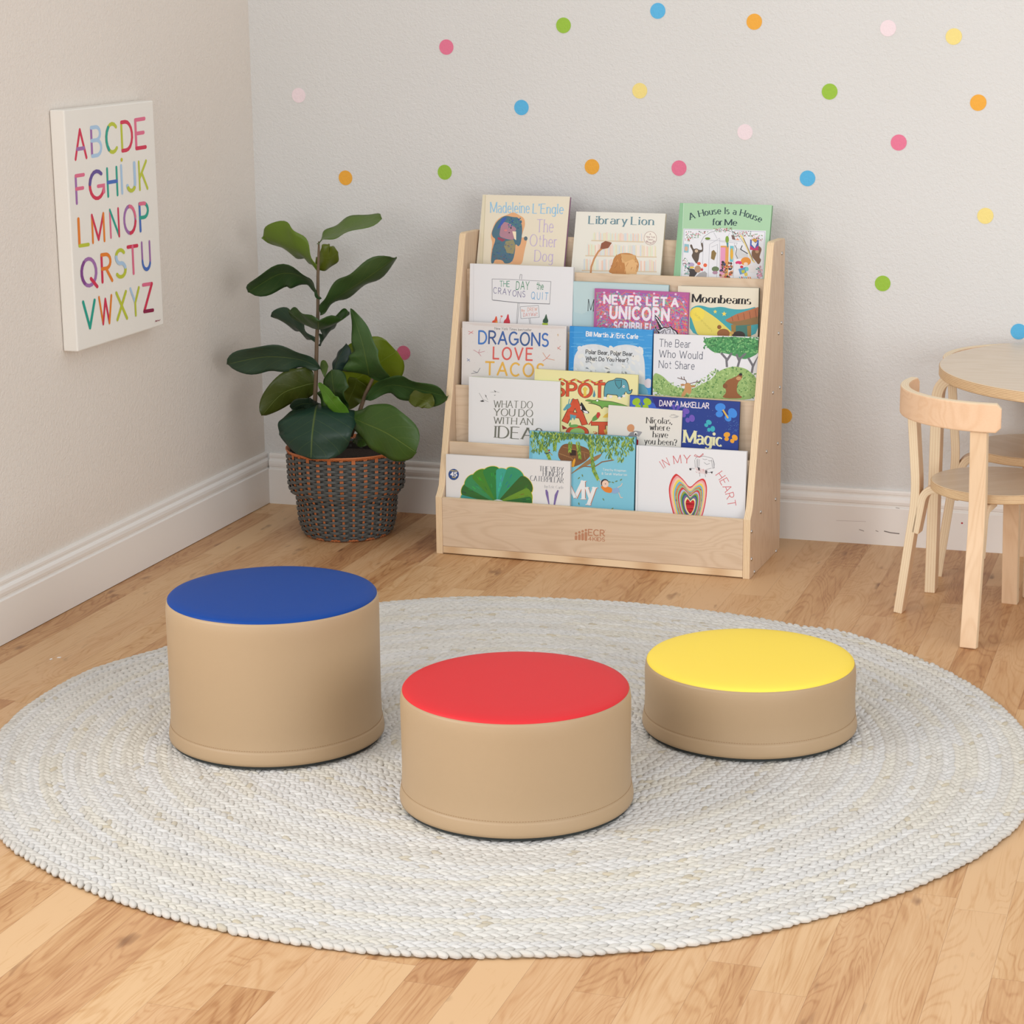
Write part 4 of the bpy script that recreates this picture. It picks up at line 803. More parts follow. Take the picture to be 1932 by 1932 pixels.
def art_tree(A, W, H, tf):
    k = sc_(1000, 790, 9.2)
    A.poly(k(5,215, 1815,325, 1822,340, 5,232), (120, 186, 206)); A.stroke(k(45,230, 35,700), .8, (96, 160, 180))
    A.poly(k(565,430, 800,440, 1020,520, 1060,640, 960,740, 860,800, 700,860, 500,700, 480,590), (124, 84, 52)); A.poly(k(700,540, 800,545, 800,640, 690,640), (56, 38, 30)); A.stroke(k(500,600, 720,680, 760,720), 1.2, (160, 120, 76)); A.stroke(k(570,490, 1020,600), 1, (156, 112, 70))
    for i in range(14): A.stroke(k(520+i*34,640, 530+i*34,740), .4, (90, 58, 38), k=A.k+1)
    A.k += 2; A.poly(k(700,960, 860,830, 1000,720, 1150,640, 1260,600, 1200,690, 1040,790, 860,870, 720,960), (150, 116, 76)); A.stroke(k(860,840, 960,825, 1110,840, 1250,750, 1460,715), 2.2, (134, 100, 72)); A.stroke(k(940,600, 960,700), 1.4, (150, 116, 80)); A.poly(k(715,830, 740,740, 780,680, 790,720, 760,840), (222, 160, 50))
    A.k += 1
    gs = [(92,130,56), (124,156,60), (150,176,66), (76,116,66), (110,140,52), (60,104,70), (166,184,76)]
    for i in range(760):
        u = R_(0, 1); x = 10+u*1795; top = 225+u*108
        d = 190+130*math.sin(u*9+1)+60*math.sin(u*23) + (110 if u > .72 else 0)
        if .28 < u < .52: d *= .62
        if u > .955: d = 220
        y = top+R_(0, 1)**1.2*max(60, d); a = 90+R_(-40, 40)
        A.ell(*k(x, y)[0], R_(2.6, 5.4), R_(.7, 1.3), random.choice(gs if y > top+60 else gs[3:]+gs[:1]), a, 6, k=A.k+1+i % 14)
    A.k += 16
    for (x0, y0, x1, y1) in ((700,400, 690,560), (830,400, 870,680), (1050,450, 1090,760), (1090,760, 1110,880), (1110,880, 1190,1050), (200,400, 180,560), (270,500, 350,700), (430,380, 430,540)):
        for j in range(16):
            t = j/15; x, y = x0+(x1-x0)*t, y0+(y1-y0)*t
            for sgn in (-1, 1): A.ell(*k(x+sgn*22*(1-t*.5), y+12)[0], 3, .9, random.choice(gs[:3]), 90-sgn*35, 6, k=A.k+1+j % 3)
        A.k += 4
    A.stroke(k(250,590, 300,610, 340,580, 390,635), 1.4, (50, 50, 96)); A.ell(*k(333, 548)[0], 1.8, 1.6, (180, 50, 40)); A.stroke(k(350,590, 392,635), .7, (220, 200, 60))
    A.text('My', k(650,1400)[0], k(1130,1405)[0], 35, (196, 116, 74), .21, 'serif', gap=.16, lean=0); A.text('My', k(642,1395)[0], k(1122,1400)[0], 35, (230, 230, 230), .19, 'serif', gap=.16, lean=0)
    W_ = (206, 224, 228); A.text('Timothy Knapman', *k(1262,900, 1665,922), 4.2, W_, .17, 'slab', gap=.2); A.text('& Sarah Warburton', *k(1245,968, 1682,992), 4.2, W_, .17, 'slab', gap=.2)
    A.poly(k(1225,1170, 1290,1170, 1370,1180, 1430,1210, 1420,1280, 1380,1290, 1300,1270, 1240,1210), (222, 130, 50)); A.ell(*k(1300, 1115)[0], 7.5, 7.5, (50, 40, 44)); A.ell(*k(1308, 1130)[0], 6.4, 6.8, (232, 200, 180)); A.ell(*k(1310, 1130)[0], .8, 1.1, (90, 40, 40)); A.poly(k(1430,1215, 1530,1190, 1560,1270, 1480,1300, 1420,1290), (140, 170, 206)); A.stroke(k(1520,1195, 1580,1165, 1602,1120), 1.4, (226, 196, 180)); A.stroke(k(1540,1280, 1575,1370, 1610,1368), 1.4, (226, 196, 180)); A.stroke(k(1190,1055, 1230,1080, 1225,1150), 1.2, (226, 196, 180))
    for x, y, r in ((1380,1095,10), (1440,1105,20), (1500,1085,-20), (1580,1060,-40), (850,1030,-40), (910,985,70), (850,1475,80), (1275,1400,60), (1430,1560,-30)): A.ell(*k(x, y)[0], 2.8, 1, (110, 130, 70), r, 7)
book(0, (999, 812.5), (1199, 825), .010, 'sky blue picture book with a leafy treehouse and swinging child, bottom tier in the middle', (126, 192, 212), (110, 176, 200), tilt=4, edge=(70, 130, 150), art=art_tree)
def art_cat(A, W, H, tf):
    k = sc_(820, 820, 8.05)
    cx, cy = 955, 1040
    # plain leafy fan of green paper shapes
    fan = [(430, 960, 12, (60,150,140)), (470, 830, 20, (52,104,48)), (540, 700, 22, (58,136,84)), (680, 610, 24, (70,130,44)), (860, 560, 26, (48,126,60)), (1030, 570, 20, (60,160,140)), (1220, 600, 30, (52,144,104)), (1380, 760, 30, (56,96,40)), (1410, 930, 24, (104,144,44)), (1440, 1010, 14, (48,104,50))]
    for (x, y, r, c) in fan: 
        X, Y = k(x, y)[0]; CX, CY = k(cx, cy)[0]; dx, dy = X-CX, Y-CY; l = math.hypot(dx, dy); nx, ny = -dy/l, dx/l
        def blob(g, cc):
            rr = r*.62+g; A.poly([(CX+nx*2, CY+ny*2)]+[(X+rr*(math.cos(a)*nx+math.sin(a)*dx/l*.6), Y+rr*(math.cos(a)*ny+math.sin(a)*dy/l*.6)) for a in [i*PI/8 for i in range(9)]]+[(CX-nx*2, CY-ny*2)], cc)
        blob(1.4, (222, 200, 60))
    for (x, y, r, c) in fan:
        X, Y = k(x, y)[0]; CX, CY = k(cx, cy)[0]; dx, dy = X-CX, Y-CY; l = math.hypot(dx, dy); nx, ny = -dy/l, dx/l; rr = r*.62
        A.poly([(CX+nx*2, CY+ny*2)]+[(X+rr*(math.cos(a)*nx+math.sin(a)*dx/l*.6), Y+rr*(math.cos(a)*ny+math.sin(a)*dy/l*.6)) for a in [i*PI/8 for i in range(9)]]+[(CX-nx*2, CY-ny*2)], c)
        for j in range(6):
            t = R_(.35, .95); o = R_(-.4, .4)*r; A.stroke([(CX+dx*t+nx*o*t, CY+dy*t+ny*o*t), (CX+dx*(t+.12)+nx*o*t, CY+dy*(t+.12)+ny*o*t)], R_(1, 2.4), tuple(min(255, int(v*R_(.75, 1.3))) for v in c), k=A.k+1)
        A.k += 2
    A.ell(*k(960, 1050)[0], 13, 8, (222, 222, 224)); A.k += 1
    x, y = k(290, 605)[0]; A.ell(x, y, 10, 10.6, (44, 76, 136)); A.text('45', *k(245,625, 335,632), 7, (230, 230, 232), .24, 'sans', gap=.2); A.text('Years', *k(262,655, 322,660), 2.6, (220, 200, 90), .16); A.text('Celebrating', *k(238,552, 342,560), 2.4, (220, 200, 90), .16)
    k2 = sc_(820, 650, 4.83); D = (96, 98, 106)
    for st, a, b, h in (('THE VERY', (955,1152), (1172,1165), 9.4), ('HUNGRY', (988,1198), (1172,1212), 9.4), ('CATERPILLAR', (872,1240), (1172,1262), 9.6)): A.text(st, *k2(*a, *b), h, D, .15, 'didone', gap=.22, space=.25)
    A.text('by Eric Carle', *k2(1003,1305, 1172,1316), 5.4, (150, 150, 156), .11, 'didone', gap=.2)
    A.poly(k2(1010,1325, 1022,1322, 1035,1345, 1047,1455, 1038,1455, 1012,1360), (122, 104, 160)); A.poly(k2(1120,1325, 1132,1330, 1118,1380, 1098,1462, 1084,1460, 1095,1370), (122, 104, 160))
book(0, (841.3, 857), (1076, 871), .010, 'wide white book with a fan of green shapes, bottom tier at far left', (224, 222, 220), tilt=4, lay=.0112, edge=(206, 204, 202), art=art_cat)
def art_heart(A, W, H, tf):
    k = sc_(1120, 720, 5.084); RD = (206, 100, 104)
    A.stroke(k(430,620, 420,1240), .6, (206, 206, 212))
    A.text('IN MY', k(672,832)[0], k(925,785)[0], 15.5, RD, .08, 'slab', pm=k(780, 790)[0], gap=.24); A.text('HEART', k(1170,900)[0], k(1290,1200)[0], 15, RD, .08, 'slab', pm=k(1250, 1040)[0], gap=.22)
    cols = [(206,52,52), (228,160,160), (232,196,176), (232,206,80), (110,176,206), (226,146,76), (140,186,146), (206,56,60), (176,186,206), (150,156,56), (40,110,106), (120,90,150), (226,226,160), (206,44,52)]
    cx, cyb = 922, 1330
    for i, c in enumerate(cols):
        t = i/(len(cols)-.2)
        pts = []
        L, Rr, top, dip = 718+(892-718)*t, 1090+(962-1090)*t, 882+(1140-882)*t, 1022+(1168-1022)*t
        tr = 925+(1148-925)*t; bot = 1500+(1262-1500)*t; xl, xr = 785+(908-785)*t, 1045+(945-1045)*t; xm = 922+(928-922)*t
        pts += [(xm, dip), (xm-(xm-xl)*.42, top+(dip-top)*.42), (xl+(xm-xl)*.15, top+6*(1-t)), (xl, top), (xl-(xl-L)*.55, top+(bot-top)*.07), (L, top+(bot-top)*.22), (L+(xm-L)*.06, top+(bot-top)*.42), (L+(xm-L)*.28, top+(bot-top)*.7), (xm, bot),
                (Rr-(Rr-xm)*.3, tr+(bot-tr)*.68), (Rr-(Rr-xm)*.06, tr+(bot-tr)*.38), (Rr, tr+(bot-tr)*.16), (xr+(Rr-xr)*.6, tr+(bot-tr)*.035), (xr, tr), (xr-(xr-xm)*.45, tr+(dip-tr)*.3)]
        A.poly([k(*p)[0] for p in pts], c)
    K = (110, 108, 114); A.stroke(k(975,745, 985,725, 1060,715, 1140,735, 1160,790, 1150,835), .6, K); A.stroke(k(970,750, 975,830), .6, K); A.stroke(k(990,745, 990,820, 1060,850, 1130,830), .6, K)
    for p in ((1000,740, 1000,820), (1015,745, 1012,815), (1130,750, 1142,835), (1145,750, 1158,830), (1045,740, 1065,748, 1090,745), (1100,755, 1115,762, 1130,758), (1060,775, 1085,795, 1115,785), (925,830, 970,835), (1080,870, 1140,872), (1015,850, 1020,910), (1070,885, 1075,915)): A.stroke(k(*p), .6, K)
    A.poly(k(970,820, 1010,830, 1090,850, 1090,890, 1030,880, 985,850), (222, 206, 206)); A.poly(k(1000,820, 1018,825, 1020,855, 1003,850), (80, 76, 80)); A.poly(k(1070,850, 1090,852, 1088,885, 1070,880), (90, 86, 90)); A.poly(k(918,830, 940,835, 935,852, 920,848), (60, 58, 60)); A.poly(k(1120,865, 1145,862, 1135,885), (60, 58, 60))
    A.stroke(k(1010,720, 975,700, 965,712, 1010,725, 1050,690, 1052,700, 1015,728), .8, (196, 70, 74))
    for i in range(12): A.ell(*k(R_(980, 1085), R_(835, 880))[0], .5, .5, (196, 60, 64), n=6, k=A.k+1)
book(0, (1200.6, 840.4), (1408.7, 852.2), .011, 'white picture book with a rainbow-striped heart, bottom tier at right', (226, 226, 228), tilt=4, edge=(206, 206, 208), art=art_heart)

# ------------------------------------------------------------------ soft stools
M_tan = plain('tan vinyl', (172, 146, 114), .48, bumpscale=700, bumpd=.00012, spec=.35)
M_dark = plain('dark underside cloth', (46, 50, 48), .9); M_st = plain('brown stitching thread', (150, 118, 82), .8)
def stool(x, y, h, tc, name, label):
    e = empty('foam_stool', Matrix.Translation((x, y, .0124)), label=label, cat='stool', group='round foam stools on the rug')
    h -= .0124; R = .1855
    mb = MB(); mb.lathe([(.1883, .0300), (.1876, .034), (.1866, .06), (.1866, h*.5), (.1872, h-.03), (.1872, h-.018), (.1858, h-.006), (.1842, h-.0012), (.178, h-.0022)], 128)
    mb.build('side_cover', [M_tan], e, smooth=True)
    mb = MB(); mb.lathe([(.1872, .0303), (.1884, .0298), (.1893, .026), (.1908, .018), (.1915, .011), (.1910, .0062), (.188, .0045), (.180, .0045)], 128); mb.build('bottom_hem', [M_tan], e, smooth=True)
    mb = MB(); mb.lathe([(.1838, h-.0026), (.1838, h-.0004), (.1815, h+.0022), (.176, h+.0042), (.16, h+.0062), (.12, h+.0078), (.06, h+.0084), (.0, h+.0086)], 128)
    mb.build('seat_top', [plain(name, tc, .5, bumpscale=600, bumpd=.0001, spec=.15)], e, smooth=True)
    mb = MB(); mb.lathe([(.1868, .0055), (.1868, .0), (.0, .0)], 64); mb.build('underside', [M_dark], e)
    mb = MB(); n = 260
    for i in range(n):
        a = i*2*PI/n; b = (i+.55)*2*PI/n; r = .1881
        mb.tube([(r*math.cos(a), r*math.sin(a), .0322), (r*math.cos(b), r*math.sin(b), .0322)], .00045, 4)
    mb.build('stitching', [M_st], e)
stool(.7975, -1.6996, .270, (16, 62, 136), 'blue vinyl', 'tallest round foam stool, tan with a blue top')
stool(1.3065, -1.8796, .204, (206, 48, 52), 'red vinyl', 'middle height round foam stool, tan with a red top')
stool(1.5946, -1.4203, .137, (244, 214, 82), 'yellow vinyl', 'lowest round foam stool, tan with a yellow top')

# ------------------------------------------------------------------ braided rug
def rug():
    m, nt, b, N, L = mat('braided cotton and jute'); a = N('Attribute', attribute_name='Col'); tc = N('TexCoord').outputs['Object']
    f = noise(N, L, tc, 700, 3, .7); c = mix(N, L, mth(N, L, 'MULTIPLY', f, .22), a.outputs[0], lin((196, 184, 164)))
    L(c, b.inputs['Base Color']); b.inputs['Roughness'].default_value = .9; b.inputs['Specular IOR Level'].default_value = .15
    b.inputs['Sheen Weight'].default_value = .1; bump(N, L, b, f, .0012, .8)
    R0 = .9207; pit = .0195
    ang = np.radians([-165,-130,-119,-108,-95,-82,-70,-56,-42,-25,-11,10,28,48,60,66,82,98,116,125,150,161,173]); rad = np.array([.927,.935,.925,.92,.918,.922,.918,.922,.914,.921,.930,.925,.921,.919,.928,.895,.884,.888,.912,.914,.895,.893,.925])
    aa = np.concatenate([ang-2*PI, ang, ang+2*PI]); ra = np.concatenate([rad]*3)
    Vb, Fb = [], []
    el = np.radians([-35, 8, 48]); ns = 8; th = np.arange(ns)*2*PI/ns
    tv = [(math.cos(e)*math.cos(t), math.cos(e)*math.sin(t), math.sin(e)) for e in el for t in th]+[(0, 0, 1)]
    tv = np.array(tv); tf_ = []
    for i in range(2):
        for k in range(ns): tf_.append((i*ns+k, i*ns+(k+1) % ns, (i+1)*ns+(k+1) % ns, (i+1)*ns+k))
    tri = [(2*ns+k, 2*ns+(k+1) % ns, 3*ns) for k in range(ns)]
    cen, dirs, cols, scl = [], [], [], []
    r = .0075; ring = 0; pal = np.array([lin((211, 208, 202))[:3], lin((209, 207, 204))[:3], lin((209, 204, 193))[:3], lin((205, 201, 194))[:3]])
    while r < .912:
        n = max(6, int(2*PI*r/.0165)); base = RNG.integers(0, 4); ph = RNG.random()*7
        for i in range(n):
            for sgn in (-1, 1):
                t = (i+(.5 if sgn > 0 else 0)+RNG.normal(0, .05))*2*PI/n + ring*1.7
                t = (t+PI) % (2*PI)-PI
                s = np.interp(t, aa, ra)/R0; rr = (r+sgn*.0046+RNG.normal(0, .0003))*(1+(s-1)*(r/R0)**2) 
                slow = math.sin(t*3+ph)+math.sin(t*7.3+ph*2)
                ci = base if slow < .3 else (base+1) % 4
                c = pal[ci]*RNG.normal(1, .03); 
                if RNG.random() < .02: c = c*np.array([.86, .80, .68])
                cen.append((rr*math.cos(t), rr*math.sin(t), .0052+RNG.normal(0, .0003))); dirs.append(t+PI/2-sgn*.52+RNG.normal(0, .06)); cols.append(c); scl.append(RNG.normal(1, .07))
        r += pit; ring += 1
    cen = np.array(cen); dirs = np.array(dirs); cols = np.clip(np.array(cols), 0, .9); scl = np.array(scl); n = len(cen)
    T = tv[None]*np.array([.0145, .0066, .0050])*scl[:, None, None]
    x = T[..., 0]*np.cos(dirs)[:, None]-T[..., 1]*np.sin(dirs)[:, None]; y = T[..., 0]*np.sin(dirs)[:, None]+T[..., 1]*np.cos(dirs)[:, None]
    V = np.stack([x, y, T[..., 2]], -1)+cen[:, None]; nv = len(tv); off = (np.arange(n)*nv)[:, None, None]
    Q = (np.array(tf_)[None]+off).reshape(-1, 4); Tr = (np.array(tri)[None]+off).reshape(-1, 3)
    V = V.reshape(-1, 3); k0 = len(V); nb = 180; ta = np.arange(nb)*2*PI/nb-PI; rb = np.interp(ta, aa, ra)-.010
    ring_v = np.stack([rb*np.cos(ta), rb*np.sin(ta), np.full(nb, .0035)], 1); ring_b = ring_v.copy(); ring_b[:, 2] = .0006
    V = np.vstack([V, ring_v, ring_b, [[0, 0, .0035], [0, 0, .0006]]])
    ii = np.arange(nb); jj = (ii+1) % nb
    Tr = np.vstack([Tr, np.stack([k0+ii, k0+jj, np.full(nb, k0+2*nb)], 1), np.stack([k0+nb+jj, k0+nb+ii, np.full(nb, k0+2*nb+1)], 1)]); Q = np.vstack([Q, np.stack([k0+nb+ii, k0+nb+jj, k0+jj, k0+ii], 1)])
    me = bpy.data.meshes.new('rug'); nl = Q.size+Tr.size; me.vertices.add(len(V)); me.vertices.foreach_set('co', V.astype('f').ravel())
    me.loops.add(nl); lv = np.concatenate([Q.ravel(), Tr.ravel()]); me.loops.foreach_set('vertex_index', lv.astype('i'))
    npol = len(Q)+len(Tr); me.polygons.add(npol); ls = np.concatenate([np.arange(len(Q))*4, len(Q)*4+np.arange(len(Tr))*3]); me.polygons.foreach_set('loop_start', ls.astype('i'))
    me.polygons.foreach_set('use_smooth', np.ones(npol, bool)); me.update(calc_edges=True); me.validate()
    vc = np.ones((len(V), 4)); vc[:k0, :3] = np.repeat(cols, nv, 0); vc[k0:, :3] = lin((190, 180, 160))[:3]
    at2 = me.color_attributes.new('Col', 'FLOAT_COLOR', 'POINT'); at2.data.foreach_set('color', vc.astype('f').ravel())
    me.materials.append(m)
    o = bpy.data.objects.new('round_rug', me); COL.objects.link(o); o.location = (1.1912, -1.5708, 0)
    tag(o, 'large round off-white braided rug on the wood floor', 'rug')
rug()
for (x, y, w) in ((.161, -1.392, 1), (.171, -1.377, 0)):
    mb = MB(); mb.add([(-.004, -.0015, 0), (.003, -.002, 0), (.0042, .001, .0004), (-.002, .002, .0003), (-.004, -.0015, .0012), (.003, -.002, .001), (.0042, .001, .0016), (-.002, .002, .0014)], [(0,3,2,1),(4,5,6,7),(0,1,5,4),(1,2,6,5),(2,3,7,6),(3,0,4,7)])
    tag(mb.build('paper_scrap', [plain('white scrap', (236, 232, 226), .8)], loc=(x, y, .0004), rot=(0, 0, .4+w)), 'tiny white scrap on the floor by the left baseboard, '+('nearer the camera' if w else 'farther from the camera'), 'scrap', 'white scraps on the floor left of the rug')

# ------------------------------------------------------------------ bent-ply furniture
def sweep(path, nrm, wdir, th, wd, name, par, mats, rnd=0):
    """path: centre points; nrm: thickness direction at each point; wdir: constant width direction"""
    V, Fc, mi, uv = [], [], [], []; wdir = Vector(wdir); s = 0
    S = [0]
    for i in range(1, len(path)): S.append(S[-1]+(Vector(path[i])-Vector(path[i-1])).length)
    for p, n_ in zip(path, nrm):
        p, n_ = Vector(p), Vector(n_); V += [p+n_*th/2-wdir*wd/2, p+n_*th/2+wdir*wd/2, p-n_*th/2+wdir*wd/2, p-n_*th/2-wdir*wd/2]
    for i in range(len(path)-1):
        a, b = i*4, i*4+4
        for j in range(4):
            k = (j+1) % 4; Fc.append((a+j, a+k, b+k, b+j)); mi.append(0 if j in (0, 2) else 1)
            t0, t1 = ((0, 1) if j == 1 else (1, 0)); uv += [(S[i], t0), (S[i], t1), (S[i+1], t1), (S[i+1], t0)]
    Fc += [(3, 2, 1, 0), tuple(len(V)-4+j for j in range(4))]; mi += [0, 0]; uv += [(0, 0)]*8
    return mesh(name, V, Fc, mats, mi, uv, parent=par, bevel=.0022)
def arcpath(pts, r, n=8):
    """rounded polyline in (radial, z) with normals pointing outwards"""
    P2 = []
    for i, p in enumerate(pts):
        if i in (0, len(pts)-1): P2.append(Vector(p)); continue
        a, b, c = Vector(pts[i-1]), Vector(p), Vector(pts[i+1]); u, v = (a-b).normalized(), (c-b).normalized(); rr = r[i] if hasattr(r, '__len__') else r
        for k in range(n+1):
            t = k/n; P2.append((b+u*rr)*(1-t)**2+b*2*t*(1-t)+(b+v*rr)*t*t)
    return P2
def radial(P2, ang, par, name, th, wd, mats):
    er = Vector((math.cos(ang), math.sin(ang), 0)); wdir = Vector((-math.sin(ang), math.cos(ang), 0)); path, nr = [], []
    for i, p in enumerate(P2):
        t = (P2[min(i+1, len(P2)-1)]-P2[max(i-1, 0)]).normalized(); n_ = Vector((t.y, -t.x)); 
        path.append(er*p.x+Vector((0, 0, p.y))); nr.append(er*n_.x+Vector((0, 0, n_.y)))
    return sweep(path, nr, wdir, th, wd, name, par, mats)
def disc(name, R, z0, z1, par, top, edge, n=96):
    prof = [(0, z0), (R-.002, z0), (R, z0+.002), (R, z1-.002), (R-.002, z1), (0, z1)]; V, Fc, mi, uv = [], [], [], []
    for r, z in prof[1:-1]: V += [(r*math.cos(k*2*PI/n), r*math.sin(k*2*PI/n), z) for k in range(n)]
    for i in range(3):
        for k in range(n):
            Fc.append((i*n+k, i*n+(k+1) % n, (i+1)*n+(k+1) % n, (i+1)*n+k)); mi.append(1); tv = [(.0, .08), (.08, .92), (.92, 1)][i]
            u0, u1 = k*2*PI*R/n, (k+1)*2*PI*R/n; uv += [(u0, tv[0]), (u1, tv[0]), (u1, tv[1]), (u0, tv[1])]
    Fc += [tuple(range(n))[::-1], tuple(3*n+k for k in range(n))]; mi += [0, 0]; uv += [(0, 0)]*(2*n)
    return mesh(name, V, Fc, [top, edge], mi, uv, parent=par)
ST = .304
def chair(x, y, a0, label):
    e = empty('child_chair', Matrix.Translation((x, y, 0)) @ Matrix.Rotation(a0, 4, 'Z'), label=label, cat='chair', group='round children chairs at the table')
    LM = [M_bent, M_plyl]; th, wd = .019, .034
    disc('seat', .138, ST-.019, ST, e, M_seat, M_plyt)
    for a in (PI-PI/4, PI+PI/4):
        radial(arcpath([(.200, 0), (.168, .262), (.184, .443)], [0, .05, 0]), a, e, 'back_leg', th, wd, LM)
        radial(arcpath([(.1685, .178), (.152, .276), (.075, .276)], [0, .028, 0]), a, e, 'seat_bracket', .017, wd, LM)
    for a in (-PI/4, PI/4):
        radial(arcpath([(.158, 0), (.128, .276), (.06, .276)], [0, .035, 0]), a, e, 'front_leg', th, wd, LM)
    # back rest: half round band outside the two back legs
    R, th2, n = .197, .018, 40; a1, a2 = PI-math.radians(58), PI+math.radians(58); V, Fc, mi, uv = [], [], [], []
    zs = [(.444, 0), (.502, 1)]
    for i in range(n+1):
        a = a1+(a2-a1)*i/n; d = min(i, n-i)*(a2-a1)/n*R; c = .010; ins = 0 if d >= c else c-math.sqrt(max(0, c*c-(c-d)**2))
        z0, z1 = .444+ins, .502-ins
        for r, z in ((R+th2/2, z0), (R+th2/2, z1), (R-th2/2, z1), (R-th2/2, z0)): V.append((r*math.cos(a), r*math.sin(a), z))
    for i in range(n):
        for j in range(4):
            k = (j+1) % 4; Fc.append((i*4+j, i*4+k, i*4+4+k, i*4+4+j)); mi.append(0 if j in (0, 2) else 1)
            t0, t1 = (0, 1) if j == 1 else (1, 0); uv += [(i*.02, t0), (i*.02, t1), (i*.02+.02, t1), (i*.02+.02, t0)]
    Fc += [(3, 2, 1, 0), tuple(n*4+j for j in range(4))]; mi += [0, 0]; uv += [(0, 0)]*8
    mesh('back_rest', V, Fc, [M_band, M_plyl], mi, uv, parent=e, bevel=.003)
    return e
chair(1.936, -.595, math.radians(37.5), 'near light wood child chair with curved back rest, in front of the table')
chair(1.975, -.225, math.radians(-38), 'light wood child chair behind the table, its back rest mostly hidden')
TXc, TYc, TZ = 2.154, -.391, .515
tb = empty('round_table', Matrix.Translation((TXc, TYc, 0)), label='round light wood children table cut off at the right edge', cat='table')
disc('tabletop', .371, TZ-.022, TZ, tb, M_seat, M_plyt, 128)
for k in range(4):
    radial(arcpath([(.374, 0), (.374, TZ-.0335), (.20, TZ-.0335)], [0, .05, 0]), PI+k*PI/2-.02, tb, 'leg', .023, .048, [M_bent, M_plyl])

# ------------------------------------------------------------------ potted plant
PX, PY = .333, -.249
pot = empty('wicker_basket', Matrix.Translation((PX, PY, 0)), label='dark grey wicker basket with orange stakes holding the leafy plant', cat='basket')
M_wk = plain('grey painted wicker', (84, 86, 84), .4, bumpscale=300, bumpd=.0003); M_or = plain('natural orange cane', (192, 112, 64), .5, bumpscale=200, bumpd=.0003)
def brad(z):
    pts = [(0, .098), (.012, .108), (.035, .115), (.07, .1185), (.098, .120), (.106, .126), (.114, .135), (.125, .1385), (.21, .1405), (.23, .141)]
    return float(np.interp(z, [p[0] for p in pts], [p[1] for p in pts]))
NS = 30
mb = MB(); z = .006; row = 0
while z < .204:
    for s in (-1, 1):
        zz = z+s*.0016; P3 = []; n = 180
        for i in range(n+1):
            a = i*2*PI/n; rr = brad(zz)+.0040*math.tanh(1.8*math.cos(15*a+PI*row))/.947+.0004; P3.append((rr*math.cos(a), rr*math.sin(a), zz+.0004*math.sin(15*a)))
        mb.tube(P3, .0021, 6, False)
    z += .0066; row += 1
mb.build('woven_strands', [M_wk], pot, smooth=True)
mb = MB()
for k in range(NS):
    for j in (-1.5, -.5, .5, 1.5):
        a = k*2*PI/NS
        mb.tube([((brad(z)+.0004)*math.cos(a+j*(.0160 if z > .108 else .0105)), (brad(z)+.0004)*math.sin(a+j*(.0160 if z > .108 else .0105)), z) for z in (.002, .02, .05, .09, .105, .115, .15, .212)], .0014 if abs(j) < 2 else .001, 5)
mb.build('stakes', [M_or], pot, smooth=True)
mb = MB()
for j in range(90):
    a = j*2*PI/90; b = a+.34; r = .1425
    mb.tube([((r-.004+.007*math.sin(PI*t))*math.cos(a+(b-a)*t), (r-.004+.007*math.sin(PI*t))*math.sin(a+(b-a)*t), .209+.008*math.sin(PI*t)) for t in (0, .2, .4, .6, .8, 1)], .0019, 5)
mb.build('braided_rim', [M_or], pot, smooth=True)
mb = MB()
for j in range(60):
    a = j*2*PI/60; mb.tube([(.103*math.cos(a+t*.2), .103*math.sin(a+t*.2), .002+.003*math.sin(PI*t)) for t in (0, .5, 1)], .002, 5)
mb.build('foot_braid', [M_or], pot, smooth=True)
mb = MB(); mb.lathe([(.095, .001), (.112, .03), (.115, .1), (.133, .118), (.135, .2)], 64)
mb.build('liner', [plain('dark liner', (40, 34, 28), .9)], pot)

pl = empty('potted_plant', Matrix.Translation((PX, PY, .185)), label='artificial fig plant with large dark green leaves in the wicker basket', cat='plant')
mb = MB(); mb.lathe([(0, 0), (.13, -.001), (.13, -.01), (0, -.01)], 48); mb.build('soil', [plain('dark potting soil', (52, 42, 34), .95, bumpscale=150, bumpd=.004)], pl)
M_stem = plain('brown stem bark', (112, 92, 70), .7, bumpscale=120, bumpd=.001)
K5 = lambda x, y: (410+x/4.293, 380+y/4.293)
def pp(x, y, Y): return at(*K5(x, y), Y)-Vector((PX, PY, .185))
def stem(pts, r):
    mb = MB(); mb.tube([pp(*p) for p in pts], r, 8); mb.build('stem', [M_stem], pl, smooth=True)
S0 = -.25
stem([(800,1900,S0), (790,1660,S0), (800,1400,S0), (805,1150,S0), (815,900,S0), (815,600,S0), (822,400,S0), (822,325,S0)], [.0065, .006, .0055, .005, .0045, .004, .0032, .002])
stem([(1080,1900,S0), (1140,1740,S0), (1200,1560,S0), (1275,1400,-.26)], [.006, .0055, .005, .004])
stem([(930,1900,-.27), (925,1700,-.27), (920,1560,-.27)], [.006, .005, .004])
stem([(1050,1880,-.30), (1040,1740,-.31)], [.005, .003])
